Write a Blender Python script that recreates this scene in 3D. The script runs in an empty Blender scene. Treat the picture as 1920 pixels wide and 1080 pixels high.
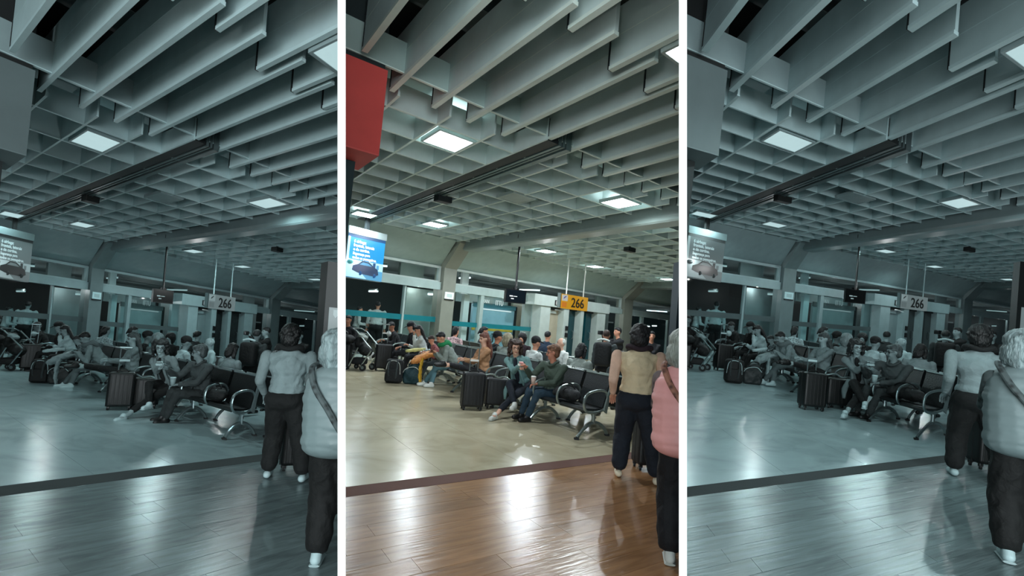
import bpy, bmesh, math, random
import numpy as np
from mathutils import Vector, Matrix, Euler

sc = bpy.context.scene
COL = sc.collection
D2R = math.radians
# ------------------------------------------------------------------ camera
F = 1000.0
ROLL = D2R(5.2); PIT = D2R(3.42); EYE = np.array([0, 0, 1.55])
Fw = np.array([0, math.cos(PIT), math.sin(PIT)])
_r = np.array([1.0, 0, 0]); _u = np.array([0, -math.sin(PIT), math.cos(PIT)])
Rt = math.cos(ROLL) * _r + math.sin(ROLL) * _u
Up = -math.sin(ROLL) * _r + math.cos(ROLL) * _u
cd = bpy.data.cameras.new('camera'); cam = bpy.data.objects.new('camera', cd); COL.objects.link(cam)
cd.sensor_width = 36; cd.lens = 36 * F / 1920; cd.clip_start = .05; cd.clip_end = 200
mw = Matrix.Identity(4)
for i, a in enumerate((Rt, Up, -Fw)):
    for j in range(3): mw[j][i] = a[j]
for j in range(3): mw[j][3] = EYE[j]
cam.matrix_world = mw
sc.camera = cam
# ------------------------------------------------------------------ world, exposure
w = bpy.data.worlds.new('night'); sc.world = w; w.use_nodes = True
w.node_tree.nodes['Background'].inputs[0].default_value = (.03, .045, .05, 1)
w.node_tree.nodes['Background'].inputs[1].default_value = 1.0
vs = sc.view_settings
vs.view_transform = 'Standard'; vs.look = 'None'; vs.gamma = 1; vs.use_curve_mapping = False
vs.exposure = 0.0
LAMP_W = 230.0          # watts of every ceiling luminaire of the middle section
LAMP_E = 9.0           # radiance of its diffuser
DIM = 0.46             # the luminaires of the two teal sections run dimmed
COLD = (.85, .96, 1.0); TEAL = (.72, 1.02, 1.05)

# ------------------------------------------------------------------ the plan: three sections of one terminal
# every section repeats one hall; the two outer ones are copies sheared about the camera
SECT = [
    dict(k=-0.661, tag='left teal section', mono=True, lo=None, hi=633),
    dict(k=0.0, tag='middle colour section', mono=False, lo=648, hi=1273),
    dict(k=0.637, tag='right teal section', mono=True, lo=1288, hi=None)]
for s in SECT:
    L = np.eye(3) + s['k'] * np.outer(Rt, Fw)
    U_, S_, Vt_ = np.linalg.svd(L)
    s['L'] = L; s['Q'] = U_ @ Vt_
    # partition planes of the section (unit normal pointing inside, through the camera)
    s['planes'] = []
    if s['lo'] is not None: s['planes'].append(Rt - (s['lo'] - 960) / F * Fw)
    if s['hi'] is not None: s['planes'].append(-(Rt - (s['hi'] - 960) / F * Fw))
def place(s, P):
    P = np.asarray(P, float)
    return EYE + (P - EYE) @ s['L'].T

# ------------------------------------------------------------------ materials
def lin(c):
    return tuple(((x / 255) / 12.92 if x / 255 <= .04045 else ((x / 255 + .055) / 1.055) ** 2.4) for x in c)
# key: (sRGB colour, roughness, metallic, kind)
MATS = {
 'baffle': ((198, 216, 214), .55, 0, 'n'), 'baffle_edge': ((214, 228, 220), .5, 0, 'n'), 'void': ((34, 44, 46), .9, 0, 'n'),
 'grid': ((204, 220, 218), .5, 0, 'n'), 'back_panel': ((160, 180, 176), .8, 0, 'n'), 'duct': ((52, 64, 64), .6, .3, 'n'),
 'beam': ((128, 142, 138), .35, 0, 'n'), 'slot': ((22, 30, 32), .6, 0, 'n'), 'rail': ((95, 115, 115), .4, .5, 'n'),
 'fascia': ((150, 170, 165), .6, 0, 'n'), 'pillar': ((132, 136, 126), .5, 0, 'n'), 'frame': ((168, 188, 186), .4, .1, 'n'),
 'white_frame': ((186, 198, 194), .4, 0, 'n'), 'pane': ((200, 225, 225), .03, 0, 'glass'), 'band': ((18, 118, 128), .35, 0, 'n'),
 'dark_pane': ((10, 62, 70), .08, 0, 'n'), 'dark_wall': ((38, 56, 58), .5, 0, 'n'), 'pale_wall': ((150, 164, 158), .5, 0, 'n'),
 'tan': ((176, 168, 148), .5, 0, 'n'), 'corridor': ((160, 174, 172), .7, 0, 'n'), 'blue_door': ((168, 206, 222), .25, 0, 'n'),
 'blue_door2': ((86, 140, 156), .25, 0, 'n'), 'yellow': ((225, 190, 70), .5, 0, 'n'), 'black': ((14, 16, 20), .5, 0, 'n'),
 'red': ((214, 78, 74), .55, 0, 'n'), 'red_under': ((222, 92, 88), .6, 0, 'n'), 'column_dark': ((34, 60, 64), .6, 0, 'n'),
 'wood': ((166, 120, 82), .23, 0, 'wood'), 'strip': ((100, 58, 44), .8, 0, 'n'), 'marble': ((202, 190, 162), .16, 0, 'marble'),
 'slab': ((120, 118, 108), .5, 0, 'n'), 'partition': ((60, 70, 70), .8, 0, 'n'), 'trim': ((246, 248, 246), .5, 0, 'n'),
 'chrome': ((158, 170, 168), .28, .75, 'n'), 'seat_black': ((28, 32, 34), .42, 0, 'perf'), 'seat_edge': ((130, 142, 138), .35, .4, 'n'),
 'sign_yellow': ((240, 176, 24), .5, 0, 'sign'), 'sign_white': ((225, 225, 220), .5, 0, 'sign'), 'sign_black': ((20, 18, 16), .6, 0, 'n'), 'sign_orange': ((236, 140, 40), .5, 0, 'sign'),
 'sign_blue': ((60, 60, 170), .5, 0, 'n'), 'ink_white': ((240, 245, 245), .5, 0, 'glow'), 'screen_off': ((12, 20, 28), .2, 0, 'n'),
 'ad_blue': ((28, 138, 196), .3, 0, 'glow'), 'ad_navy': ((16, 70, 120), .3, 0, 'glow'), 'ad_pale': ((170, 214, 230), .3, 0, 'glow'), 'ad_car': ((22, 50, 84), .3, 0, 'glow'),
 'ad_green': ((60, 130, 130), .3, 0, 'glow'), 'ad_mid': ((80, 150, 190), .3, 0, 'glow'), 'silver': ((140, 152, 152), .3, .6, 'n'),
 'totem': ((22, 38, 50), .45, 0, 'n'), 'tot_cyan': ((20, 196, 226), .3, 0, 'glow'), 'tot_blue': ((14, 110, 214), .3, 0, 'glow'), 'tot_white': ((220, 235, 235), .3, 0, 'glow'),
 'tube': ((235, 250, 250), .5, 0, 'lamp2'), 'lamp': ((240, 250, 250), .5, 0, 'lamp'), 'lamp_off': ((150, 166, 162), .5, 0, 'n'), 'lamp_rim': ((160, 176, 172), .5, 0, 'n'),
 'skin': ((206, 150, 124), .55, 0, 'skin'), 'skin_tan': ((176, 122, 96), .55, 0, 'skin'), 'skin_red': ((196, 134, 112), .55, 0, 'skin'), 'skin_pale': ((222, 178, 156), .55, 0, 'skin'),
 'lip': ((160, 70, 70), .5, 0, 'n'), 'eye': ((20, 16, 16), .3, 0, 'n'),
 'hair_black': ((20, 20, 24), .5, 0, 'hair'), 'hair_brown': ((62, 44, 38), .5, 0, 'hair'), 'hair_auburn': ((120, 74, 62), .5, 0, 'hair'),
 'hair_ginger': ((124, 84, 62), .5, 0, 'hair'), 'hair_silver': ((165, 172, 164), .45, 0, 'hair'), 'hair_white': ((205, 208, 204), .5, 0, 'hair'), 'hair_blonde': ((160, 150, 125), .5, 0, 'hair'),
 'c_beige': ((216, 198, 164), .85, 0, 'cloth'), 'c_peach': ((222, 184, 162), .85, 0, 'cloth'), 'c_pink': ((246, 176, 174), .5, 0, 'n'), 'c_black': ((17, 19, 25), .8, 0, 'cloth'),
 'c_navy': ((22, 30, 42), .85, 0, 'cloth'), 'c_teal': ((112, 148, 148), .85, 0, 'cloth'), 'c_olive': ((64, 78, 68), .8, 0, 'cloth'), 'c_jean': ((38, 60, 76), .85, 0, 'cloth'),
 'c_tealjean': ((84, 120, 130), .85, 0, 'cloth'), 'c_brown': ((186, 140, 104), .8, 0, 'cloth'), 'c_grey': ((150, 160, 154), .85, 0, 'cloth'), 'c_green': ((34, 138, 84), .85, 0, 'cloth'),
 'c_white': ((214, 220, 218), .85, 0, 'cloth'), 'c_orange': ((240, 160, 90), .7, 0, 'cloth'), 'c_yellow': ((226, 176, 52), .7, 0, 'cloth'), 'c_lemon': ((220, 214, 140), .7, 0, 'cloth'),
 'c_blue': ((30, 48, 70), .85, 0, 'cloth'), 'c_plaid': ((150, 90, 92), .85, 0, 'plaid'), 'c_floral': ((200, 168, 170), .85, 0, 'plaid'), 'c_dkgrey': ((58, 66, 68), .85, 0, 'cloth'),
 'c_pattern': ((96, 84, 84), .8, 0, 'plaid'), 'c_wine': ((44, 30, 38), .85, 0, 'cloth'), 'strap': ((140, 96, 80), .7, 0, 'plaid'),
 'shoe_white': ((225, 228, 224), .6, 0, 'n'), 'shoe_black': ((20, 20, 22), .5, 0, 'n'), 'shoe_cream': ((238, 226, 200), .6, 0, 'n'), 'sole': ((190, 195, 190), .6, 0, 'n'),
 'case_black': ((20, 22, 26), .5, 0, 'n'), 'bag_black': ((22, 25, 28), .75, 0, 'cloth'), 'bag_teal': ((20, 58, 66), .6, 0, 'cloth'), 'rubber': ((26, 28, 30), .7, 0, 'n'),
 'cup': ((196, 170, 160), .6, 0, 'n'), 'cup_lid': ((230, 228, 222), .5, 0, 'n'), 'paper': ((235, 232, 226), .7, 0, 'n'), 'plastic_black': ((16, 17, 20), .35, 0, 'n'), 'speck': ((215, 220, 215), .6, 0, 'n'),
}
_mc = {}
def mat(key, mono):
    if (key, mono) in _mc: return _mc[(key, mono)]
    rgb, rough, metal, kind = MATS[key]
    c = np.array(lin(rgb))
    def tone(c):
        if not mono: return tuple(c)
        l = float(np.dot(c, (.2126, .7152, .0722))) * (.62 if key in ('c_beige', 'c_peach', 'c_pink', 'strap') else 1)
        l *= l / (l + .018) * {'wood': 1.45, 'marble': 1.35}.get(key, 1)
        return (l * .6, l * .78, l * .8)
    m = bpy.data.materials.new(key + ('_teal' if mono else '')); m.use_nodes = True
    nt = m.node_tree; N = nt.nodes; Lk = nt.links
    b = N['Principled BSDF']; out = N['Material Output']
    b.inputs['Roughness'].default_value = rough; b.inputs['Metallic'].default_value = metal
    def ramp(fac, stops):
        r = N.new('ShaderNodeValToRGB'); e = r.color_ramp.elements
        while len(e) < len(stops): e.new(.5)
        for q, (p, f) in zip(e, stops):
            q.position = p; q.color = (*tone(np.clip(c * np.array(f), 0, 1)), 1)
        Lk.new(fac, r.inputs[0]); Lk.new(r.outputs[0], b.inputs['Base Color']); return r
    def noise(scale, vec=None, detail=3, dist=0):
        n = N.new('ShaderNodeTexNoise'); n.inputs['Scale'].default_value = scale; n.inputs['Detail'].default_value = detail
        n.inputs['Distortion'].default_value = dist
        if vec is not None: Lk.new(vec, n.inputs['Vector'])
        return n
    tc = N.new('ShaderNodeTexCoord')
    def mapping(sx, sy, sz=1, src='UV'):
        mp = N.new('ShaderNodeMapping'); mp.inputs['Scale'].default_value = (sx, sy, sz); Lk.new(tc.outputs[src], mp.inputs[0]); return mp.outputs[0]
    def bump(h, st, d=.01):
        bp = N.new('ShaderNodeBump'); bp.inputs['Strength'].default_value = st; bp.inputs['Distance'].default_value = d
        Lk.new(h, bp.inputs['Height']); Lk.new(bp.outputs[0], b.inputs['Normal'])
    if kind in ('lamp', 'lamp2', 'glow', 'sign'):
        tn = tone(c)
        b.inputs['Base Color'].default_value = (*tn, 1)
        col = np.array(tn)
        if kind == 'lamp': col = np.array(TEAL if mono else COLD); e = .62 if mono else LAMP_E
        elif kind == 'lamp2': col = np.array(TEAL if mono else COLD); e = .5 if mono else 3.0
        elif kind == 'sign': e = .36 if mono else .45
        else: e = .36 if mono else .95
        if kind != 'glow' and kind != 'sign': b.inputs['Base Color'].default_value = (.03, .03, .03, 1)
        else:
            b.inputs['Base Color'].default_value = (*(col * .3), 1)
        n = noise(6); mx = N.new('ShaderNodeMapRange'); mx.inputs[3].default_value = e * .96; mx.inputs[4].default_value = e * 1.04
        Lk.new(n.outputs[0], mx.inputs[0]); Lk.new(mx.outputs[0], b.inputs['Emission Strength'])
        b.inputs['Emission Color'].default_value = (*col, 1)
    elif kind == 'glass':
        tr = N.new('ShaderNodeBsdfTransparent'); tr.inputs[0].default_value = (.86, .92, .92, 1)
        gl = N.new('ShaderNodeBsdfGlossy'); gl.inputs['Roughness'].default_value = .03
        mx = N.new('ShaderNodeMixShader'); fr0 = N.new('ShaderNodeLayerWeight'); p5 = N.new('ShaderNodeMath'); p5.operation = 'POWER'; p5.inputs[1].default_value = 5.0; Lk.new(fr0.outputs['Facing'], p5.inputs[0]); fr = N.new('ShaderNodeMath'); fr.operation = 'MULTIPLY_ADD'; fr.inputs[1].default_value = .5; fr.inputs[2].default_value = .03; Lk.new(p5.outputs[0], fr.inputs[0])
        n = noise(.6); bp = N.new('ShaderNodeBump'); bp.inputs['Strength'].default_value = .02; Lk.new(n.outputs[0], bp.inputs['Height']); Lk.new(bp.outputs[0], gl.inputs['Normal'])
        Lk.new(fr.outputs[0], mx.inputs[0]); Lk.new(tr.outputs[0], mx.inputs[1]); Lk.new(gl.outputs[0], mx.inputs[2]); Lk.new(mx.outputs[0], out.inputs[0])
    elif kind == 'wood':
        v = mapping(1.1, 9)
        n = noise(2.2, v, 5, .6)
        rnd = N.new('ShaderNodeObjectInfo'); ad = N.new('ShaderNodeMath'); ad.operation = 'MULTIPLY_ADD'
        Lk.new(rnd.outputs['Random'], ad.inputs[0]); ad.inputs[1].default_value = .22; Lk.new(n.outputs[0], ad.inputs[2])
        ramp(ad.outputs[0], [(.3, (.62, .58, .52)), (.55, (.9, .9, .9)), (.8, (1.2, 1.2, 1.2))])
        n2 = noise(3.0, mapping(1.2, 14), 3)
        mr = N.new('ShaderNodeMapRange'); mr.inputs[3].default_value = rough - .05; mr.inputs[4].default_value = rough + .08
        Lk.new(n2.outputs[0], mr.inputs[0]); Lk.new(mr.outputs[0], b.inputs['Roughness'])
        bump(n2.outputs[0], .25, .012)
    elif kind == 'marble':
        n = noise(1.3, mapping(1, 1), 8, 1.6)
        ramp(n.outputs[0], [(.3, (.8, .78, .74)), (.48, (.95, .95, .93)), (.6, (1.0, 1.0, 1.0)), (.75, (1.08, 1.08, 1.07))])
        n3 = noise(.7, mapping(1, 1), 3)
        mr = N.new('ShaderNodeMapRange'); mr.inputs[3].default_value = .13; mr.inputs[4].default_value = .3
        Lk.new(n3.outputs[0], mr.inputs[0]); Lk.new(mr.outputs[0], b.inputs['Roughness'])
    elif kind == 'perf':
        n = noise(30, tc.outputs['Object'], 2); ramp(n.outputs[0], [(.3, (.8, .8, .8)), (.7, (1.3, 1.3, 1.3))])
        vo = N.new('ShaderNodeTexVoronoi'); vo.inputs['Scale'].default_value = 60; Lk.new(tc.outputs['Object'], vo.inputs[0]); bump(vo.outputs[0], .4, .004)
    elif kind == 'hair':
        n = noise(9, mapping(3, 3, .6, 'Object'), 4, .8); ramp(n.outputs[0], [(.3, (.45, .45, .45)), (.5, (.9, .9, .9)), (.72, (1.35, 1.35, 1.35))])
        n2 = noise(40, mapping(2, 2, .3, 'Object'), 3); bump(n2.outputs[0], .7, .02)
    elif kind == 'plaid':
        vo = N.new('ShaderNodeTexVoronoi'); vo.inputs['Scale'].default_value = 26; Lk.new(tc.outputs['Object'], vo.inputs[0])
        ramp(vo.outputs['Distance'], [(.1, (.25, .2, .25)), (.35, (.9, .9, .9)), (.6, (1.5, 1.5, 1.5))])
    elif kind == 'cloth':
        n = noise(5, tc.outputs['Object'], 5, .5); ramp(n.outputs[0], [(.3, (.8, .8, .8)), (.7, (1.12, 1.12, 1.12))])
        n2 = noise(14, tc.outputs['Object'], 4, 1.0); bump(n2.outputs[0], .45, .03)
    elif kind == 'skin':
        n = noise(12, tc.outputs['Object'], 3); ramp(n.outputs[0], [(.3, (.92, .86, .84)), (.7, (1.05, 1.02, 1.0))])
    else:
        n = noise(3.5, tc.outputs['Object'], 5); ramp(n.outputs[0], [(.3, (.93, .93, .93)), (.7, (1.06, 1.06, 1.06))])
        n2 = noise(60, tc.outputs['Object'], 2); bump(n2.outputs[0], .05, .002)
    _mc[(key, mono)] = m
    return m

# ------------------------------------------------------------------ geometry: (verts Nx3, faces)
class G:
    def __init__(s): s.v = []; s.f = []; s.n = 0
    def add(s, V, Fs):
        V = np.asarray(V, float); s.v.append(V); s.f += [tuple(i + s.n for i in f) for f in Fs]; s.n += len(V); return s
    def join(s, g):
        return s.add(g.V(), g.f)
    def V(s): return np.vstack(s.v) if s.v else np.zeros((0, 3))
def V3(*a): return np.array(a, float)
def unit(a): a = np.asarray(a, float); return a / (np.linalg.norm(a) + 1e-12)
def par(g, o, A, B, C_):            # parallelepiped
    o, A, B, C_ = [np.asarray(q, float) for q in (o, A, B, C_)]
    v = [o, o + A, o + A + B, o + B]; v += [p + C_ for p in v]
    fs = [(0, 3, 2, 1), (4, 5, 6, 7), (0, 1, 5, 4), (1, 2, 6, 5), (2, 3, 7, 6), (3, 0, 4, 7)]
    if np.dot(np.cross(A, B), C_) < 0: fs = [f[::-1] for f in fs]
    return g.add(v, fs)
def box(c, sx, sy, sz, ang=0, g=None):   # centred in plan, standing on c z
    g = g or G(); a = D2R(ang); A = V3(math.cos(a), math.sin(a), 0) * sx; B = V3(-math.sin(a), math.cos(a), 0) * sy
    return par(g, V3(*c) - A / 2 - B / 2, A, B, (0, 0, sz))
def prism(poly, off):               # polygon (list of 3-d points) extruded by off
    n = len(poly); P = [np.asarray(p, float) for p in poly]; off = np.asarray(off, float)
    v = P + [p + off for p in P]
    fs = [tuple(range(n))[::-1], tuple(range(n, 2 * n))] + [(i, (i + 1) % n, (i + 1) % n + n, i + n) for i in range(n)]
    nrm = sum(np.cross(P[i], P[(i + 1) % n]) for i in range(n))
    if np.dot(nrm, off) < 0: fs = [f[::-1] for f in fs]
    return G().add(v, fs)
def rbox(c, sx, sy, sz, r=.02, ang=0, seg=2, tilt=0):   # bevelled box, c = centre
    bm = bmesh.new(); bmesh.ops.create_cube(bm, size=1)
    bmesh.ops.scale(bm, vec=(sx, sy, sz), verts=bm.verts)
    bmesh.ops.bevel(bm, geom=list(bm.edges), offset=min(r, sx * .45, sy * .45, sz * .45), segments=seg, profile=.6, affect='EDGES')
    M = Matrix.Rotation(D2R(ang), 3, 'Z') @ Matrix.Rotation(D2R(tilt), 3, 'X')
    g = G().add([np.array(M @ v.co) + V3(*c) for v in bm.verts], [[v.index for v in f.verts] for f in bm.faces]); bm.free(); return g
def frames(pts):
    T = [unit(pts[min(i + 1, len(pts) - 1)] - pts[max(i - 1, 0)]) for i in range(len(pts))]
    a = unit(np.cross(T[0], (0, 0, 1) if abs(T[0][2]) < .9 else (1, 0, 0))); out = []
    for t in T:
        a = unit(a - t * np.dot(a, t)); out.append((a, np.cross(t, a)))
    return out
def smoothpts(pts, n=4):
    P = [np.asarray(p, float) for p in pts]; P = [2 * P[0] - P[1]] + P + [2 * P[-1] - P[-2]]; out = []
    for i in range(1, len(P) - 2):
        for k in range(n):
            t = k / n; a, b, c, d = P[i - 1:i + 3]
            out.append(.5 * ((2 * b) + (c - a) * t + (2 * a - 5 * b + 4 * c - d) * t * t + (3 * b - a - 3 * c + d) * t ** 3))
    out.append(P[-2]); return out
def tube(pts, r, seg=8, n=4, g=None, flat=1.0):
    g = g or G(); P = smoothpts(pts, n) if n > 1 else [np.asarray(p, float) for p in pts]
    fr = frames(P); V = []; Fs = []
    rr = r if hasattr(r, '__len__') else None
    for i, p in enumerate(P):
        q = r if rr is None else np.interp(i / (len(P) - 1), np.linspace(0, 1, len(rr)), rr)
        a, b = fr[i]
        for k in range(seg):
            t = 2 * math.pi * k / seg; V.append(p + q * (math.cos(t) * a + math.sin(t) * b * flat))
    for i in range(len(P) - 1):
        for k in range(seg):
            k2 = (k + 1) % seg; Fs.append((i * seg + k, i * seg + k2, (i + 1) * seg + k2, (i + 1) * seg + k))
    Fs.append(tuple(range(seg))[::-1]); Fs.append(tuple((len(P) - 1) * seg + k for k in range(seg)))
    return g.add(V, Fs)
def capsule(p0, p1, r0, r1, seg=12, g=None):
    g = g or G(); p0 = np.asarray(p0, float); p1 = np.asarray(p1, float); t = unit(p1 - p0)
    a = unit(np.cross(t, (0, 0, 1) if abs(t[2]) < .9 else (1, 0, 0))); b = np.cross(t, a); V = []; Fs = []
    rings = [(p0, r0, -70), (p0, r0, -40), (p0, r0, 0), (p1, r1, 0), (p1, r1, 40), (p1, r1, 70)]
    for (c, r, e) in rings:
        e = D2R(e)
        for k in range(seg):
            q = 2 * math.pi * k / seg; V.append(c + t * r * math.sin(e) + r * math.cos(e) * (math.cos(q) * a + math.sin(q) * b))
    V.append(p0 - t * r0); V.append(p1 + t * r1); n = len(rings)
    for i in range(n - 1):
        for k in range(seg):
            k2 = (k + 1) % seg; Fs.append((i * seg + k, i * seg + k2, (i + 1) * seg + k2, (i + 1) * seg + k))
    for k in range(seg):
        k2 = (k + 1) % seg; Fs.append((n * seg, k2, k)); Fs.append((n * seg + 1, (n - 1) * seg + k, (n - 1) * seg + k2))
    return g.add(V, Fs)
def ell(c, r, M=None, seg=16, rings=10, g=None):
    g = g or G(); V = []; Fs = []; c = np.asarray(c, float); M = np.eye(3) if M is None else np.asarray(M)
    for i in range(1, rings):
        e = math.pi * i / rings - math.pi / 2
        for k in range(seg):
            q = 2 * math.pi * k / seg
            V.append(c + M @ V3(r[0] * math.cos(e) * math.cos(q), r[1] * math.cos(e) * math.sin(q), r[2] * math.sin(e)))
    n = rings - 1; V.append(c + M @ V3(0, 0, -r[2])); V.append(c + M @ V3(0, 0, r[2]))
    for i in range(n - 1):
        for k in range(seg):
            k2 = (k + 1) % seg; Fs.append((i * seg + k, i * seg + k2, (i + 1) * seg + k2, (i + 1) * seg + k))
    for k in range(seg):
        k2 = (k + 1) % seg; Fs.append((n * seg, k2, k)); Fs.append((n * seg + 1, (n - 1) * seg + k, (n - 1) * seg + k2))
    return g.add(V, Fs)
def mesh_of(g, name='m'):
    me = bpy.data.meshes.new(name); me.from_pydata([tuple(v) for v in g.V()], [], g.f); me.update(); return me
def blob(g, voxel=.018, it=3, wob=None, quilt=None):     # one continuous skin over overlapping solids
    me = mesh_of(g); o = bpy.data.objects.new('tmp', me); COL.objects.link(o)
    m = o.modifiers.new('r', 'REMESH'); m.mode = 'VOXEL'; m.voxel_size = voxel; m.use_smooth_shade = True
    if it: s = o.modifiers.new('s', 'SMOOTH'); s.iterations = it; s.factor = .5
    bpy.context.view_layer.update()
    ev = o.evaluated_get(bpy.context.evaluated_depsgraph_get()); m2 = ev.to_mesh()
    n = len(m2.vertices); V = np.empty(n * 3); m2.vertices.foreach_get('co', V); V = V.reshape(-1, 3)
    if wob or quilt:
        Nn = np.empty(n * 3); m2.vertices.foreach_get('normal', Nn); Nn = Nn.reshape(-1, 3)
        if wob:
            a, f = wob
            h = np.sin(V[:, 2] * f + 3 * np.sin(V[:, 0] * f * .7) + 1.7 * np.sin(V[:, 1] * f * .9)) + .6 * np.sin(V[:, 0] * f * 1.3 - V[:, 2] * f * 1.9)
            V = V + Nn * (a * h)[:, None]
        if quilt:
            a, p = quilt
            h = np.abs(np.sin(math.pi * (V[:, 2] + .01 * np.sin(V[:, 0] * 20)) / p)) ** .5 - .8
            V = V + Nn * (a * h)[:, None]
    Fs = [tuple(p.vertices) for p in m2.polygons]
    ev.to_mesh_clear(); bpy.data.objects.remove(o); bpy.data.meshes.remove(me)
    return G().add(V, Fs)
def text(s, size, o, ex, ez, depth=.006, sx=1.0, align='LEFT', bold=0):
    cu = bpy.data.curves.new('t', 'FONT'); cu.body = s; cu.size = size; cu.extrude = depth / 2; cu.align_x = align; cu.resolution_u = 3; cu.offset = bold
    ob = bpy.data.objects.new('t', cu); COL.objects.link(ob); bpy.context.view_layer.update()
    ev = ob.evaluated_get(bpy.context.evaluated_depsgraph_get()); me = ev.to_mesh()
    ex = unit(ex); ez = unit(ez); n = unit(np.cross(ex, ez)); o = np.asarray(o, float)
    V = [o + ex * v.co.x * sx + ez * v.co.y + n * v.co.z for v in me.vertices]; Fs = [tuple(p.vertices) for p in me.polygons]
    g = G().add(V, Fs); ev.to_mesh_clear(); bpy.data.objects.remove(ob); bpy.data.curves.remove(cu); return g

# ------------------------------------------------------------------ things: built once in hall coordinates, then placed in each section
class Part:
    def __init__(s, name, g, m, label=None, kind=None, smooth=False):
        s.name = name; s.g = g; s.m = m; s.label = label; s.kind = kind; s.smooth = smooth; s.kids = []
    def part(s, *a, **k):
        p = Part(*a, **k); s.kids.append(p); return p
class Thing:
    def __init__(s, name, label=None, cat=None, loc=(0, 0, 0), group=None, rigid=False, anchor=None, structure=False):
        s.name = name; s.label = label; s.cat = cat; s.loc = V3(*loc); s.group = group; s.rigid = rigid
        s.anchor = s.loc if anchor is None else V3(*anchor); s.structure = structure; s.kids = []; THINGS.append(s)
    def part(s, *a, **k):
        p = Part(*a, **k); s.kids.append(p); return p
THINGS = []
def struct(name, g, m, smooth=False):
    t = Thing(name, structure=True); t.single = True; t.part(name, g, m, smooth=smooth); return t
_cache = {}
NEAR = 1.25
def finish_mesh(V, Fs, UVsrc, name, smooth):
    me = bpy.data.meshes.new(name); me.from_pydata([tuple(v) for v in V], [], Fs)
    if UVsrc is not None:
        uv = me.uv_layers.new(name='UVMap'); li = np.empty(len(me.loops), int); me.loops.foreach_get('vertex_index', li)
        uv.data.foreach_set('uv', UVsrc[li].ravel())
    if smooth: me.polygons.foreach_set('use_smooth', [True] * len(me.polygons))
    me.update(); return me
def cut(me, planes):     # planes: (co, no) keep the side the normal points to
    bm = bmesh.new(); bm.from_mesh(me)
    for co, no in planes:
        bmesh.ops.bisect_plane(bm, geom=list(bm.verts) + list(bm.edges) + list(bm.faces), plane_co=co, plane_no=no, clear_inner=True, clear_outer=False)
        if not bm.verts: break
    n = len(bm.faces); bm.to_mesh(me); bm.free(); me.update(); return n
E1 = V3(math.cos(D2R(37.6)), math.sin(D2R(37.6)), 0)
def build_part(p, t, s, parent, rootloc, si):
    V = p.g.V()
    if t.rigid:
        R = s['Q']; base = place(s, t.anchor) + R @ (t.loc - t.anchor); Wv = base + (V - t.loc) @ R.T; Lv = V - t.loc
    else:
        Wv = place(s, V); Lv = Wv - rootloc; R = np.eye(3); base = rootloc
    # drop what lies outside the section, cut what crosses its partitions
    cuts = []
    pl = [(EYE, n) for n in s['planes']] + [(EYE + Fw * NEAR, Fw)]
    for co, n in pl:
        d = (Wv - co) @ n
        if d.max() <= 0: return None
        if d.min() < 0: cuts.append((co, n))
    key = (id(p), )
    if t.rigid and not cuts and key in _cache: me = _cache[key]
    else:
        uv = None
        if not t.rigid:
            E2 = V3(-E1[1], E1[0], 0); uv = np.stack([V @ E1, V @ E2 + .37 * V[:, 2]], 1)
            if abs(V[:, 2]).max() > .3: uv = V[:, :2] + V[:, 2:3] * .7
        me = finish_mesh(Lv, p.g.f, uv, p.name, p.smooth)
        if cuts:
            loc_cuts = [(Vector(R.T @ (co - base)), Vector(R.T @ n)) for co, n in cuts]
            if cut(me, loc_cuts) == 0: bpy.data.meshes.remove(me); return None
        elif t.rigid: _cache[key] = me
        me.materials.append(mat(p.m, s['mono']))
    o = bpy.data.objects.new(p.name, me); COL.objects.link(o); o.parent = parent
    if me.materials[0] != mat(p.m, s['mono']):
        o.material_slots[0].link = 'OBJECT'; o.material_slots[0].material = mat(p.m, s['mono'])
    if p.label: o['label'] = mono_words(p.label, s['mono'])
    if p.kind: o['kind'] = p.kind
    for q in p.kids: build_part(q, t, s, o, rootloc, si)
    return o
def mono_words(txt, mono):
    import re
    return re.sub(r'\{([^|}]*)\|([^}]*)\}', lambda m: (m.group(2) if mono else m.group(1)), txt).replace('  ', ' ').strip()
def instantiate(t, s, si):
    if t.structure:
        for p in t.kids:
            rl = place(s, t.loc)
            o = build_part(p, t, s, None, np.zeros(3), si)
            if o is not None: o['kind'] = 'structure'
        return
    root = bpy.data.objects.new(t.name, None); COL.objects.link(root)
    if t.rigid:
        b = place(s, t.anchor) + s['Q'] @ (t.loc - t.anchor); m = Matrix([list(r) for r in s['Q']]).to_4x4(); m.translation = Vector(b); root.matrix_world = m; rl = b
    else:
        rl = place(s, t.loc); root.location = Vector(rl)
    root.empty_display_size = .1
    n = 0
    for p in t.kids:
        if build_part(p, t, s, root, rl, si) is not None: n += 1
    if n == 0: bpy.data.objects.remove(root); return
    root['label'] = mono_words(t.label, s['mono']) + ', ' + s['tag']; root['category'] = t.cat
    if t.group: root['group'] = t.group + ', ' + s['tag']

BARS = [((-2.27, 22.67, 3.22), (-1.75, 21.84, 3.22)), ((0.4, 27.08, 3.23), (1.35, 26.02, 3.25)), ((2.73, 30.08, 3.26), (3.67, 28.94, 3.26)), ((9.83, 38.46, 3.27), (11.08, 37.7, 3.29)), ((-4.91, 19.77, 3.28), (-4.7, 19.8, 3.28)), ((-5.7, 21.42, 2.18), (-5.15, 20.55, 2.18)), ((-3.16, 19.46, 2.21), (-2.7, 19.1, 2.21)), ((9.49, 37.79, 1.98), (10.03, 38.12, 1.98)), ((10.4, 38.78, 2.05), (10.26, 37.18, 2.05))]
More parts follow.
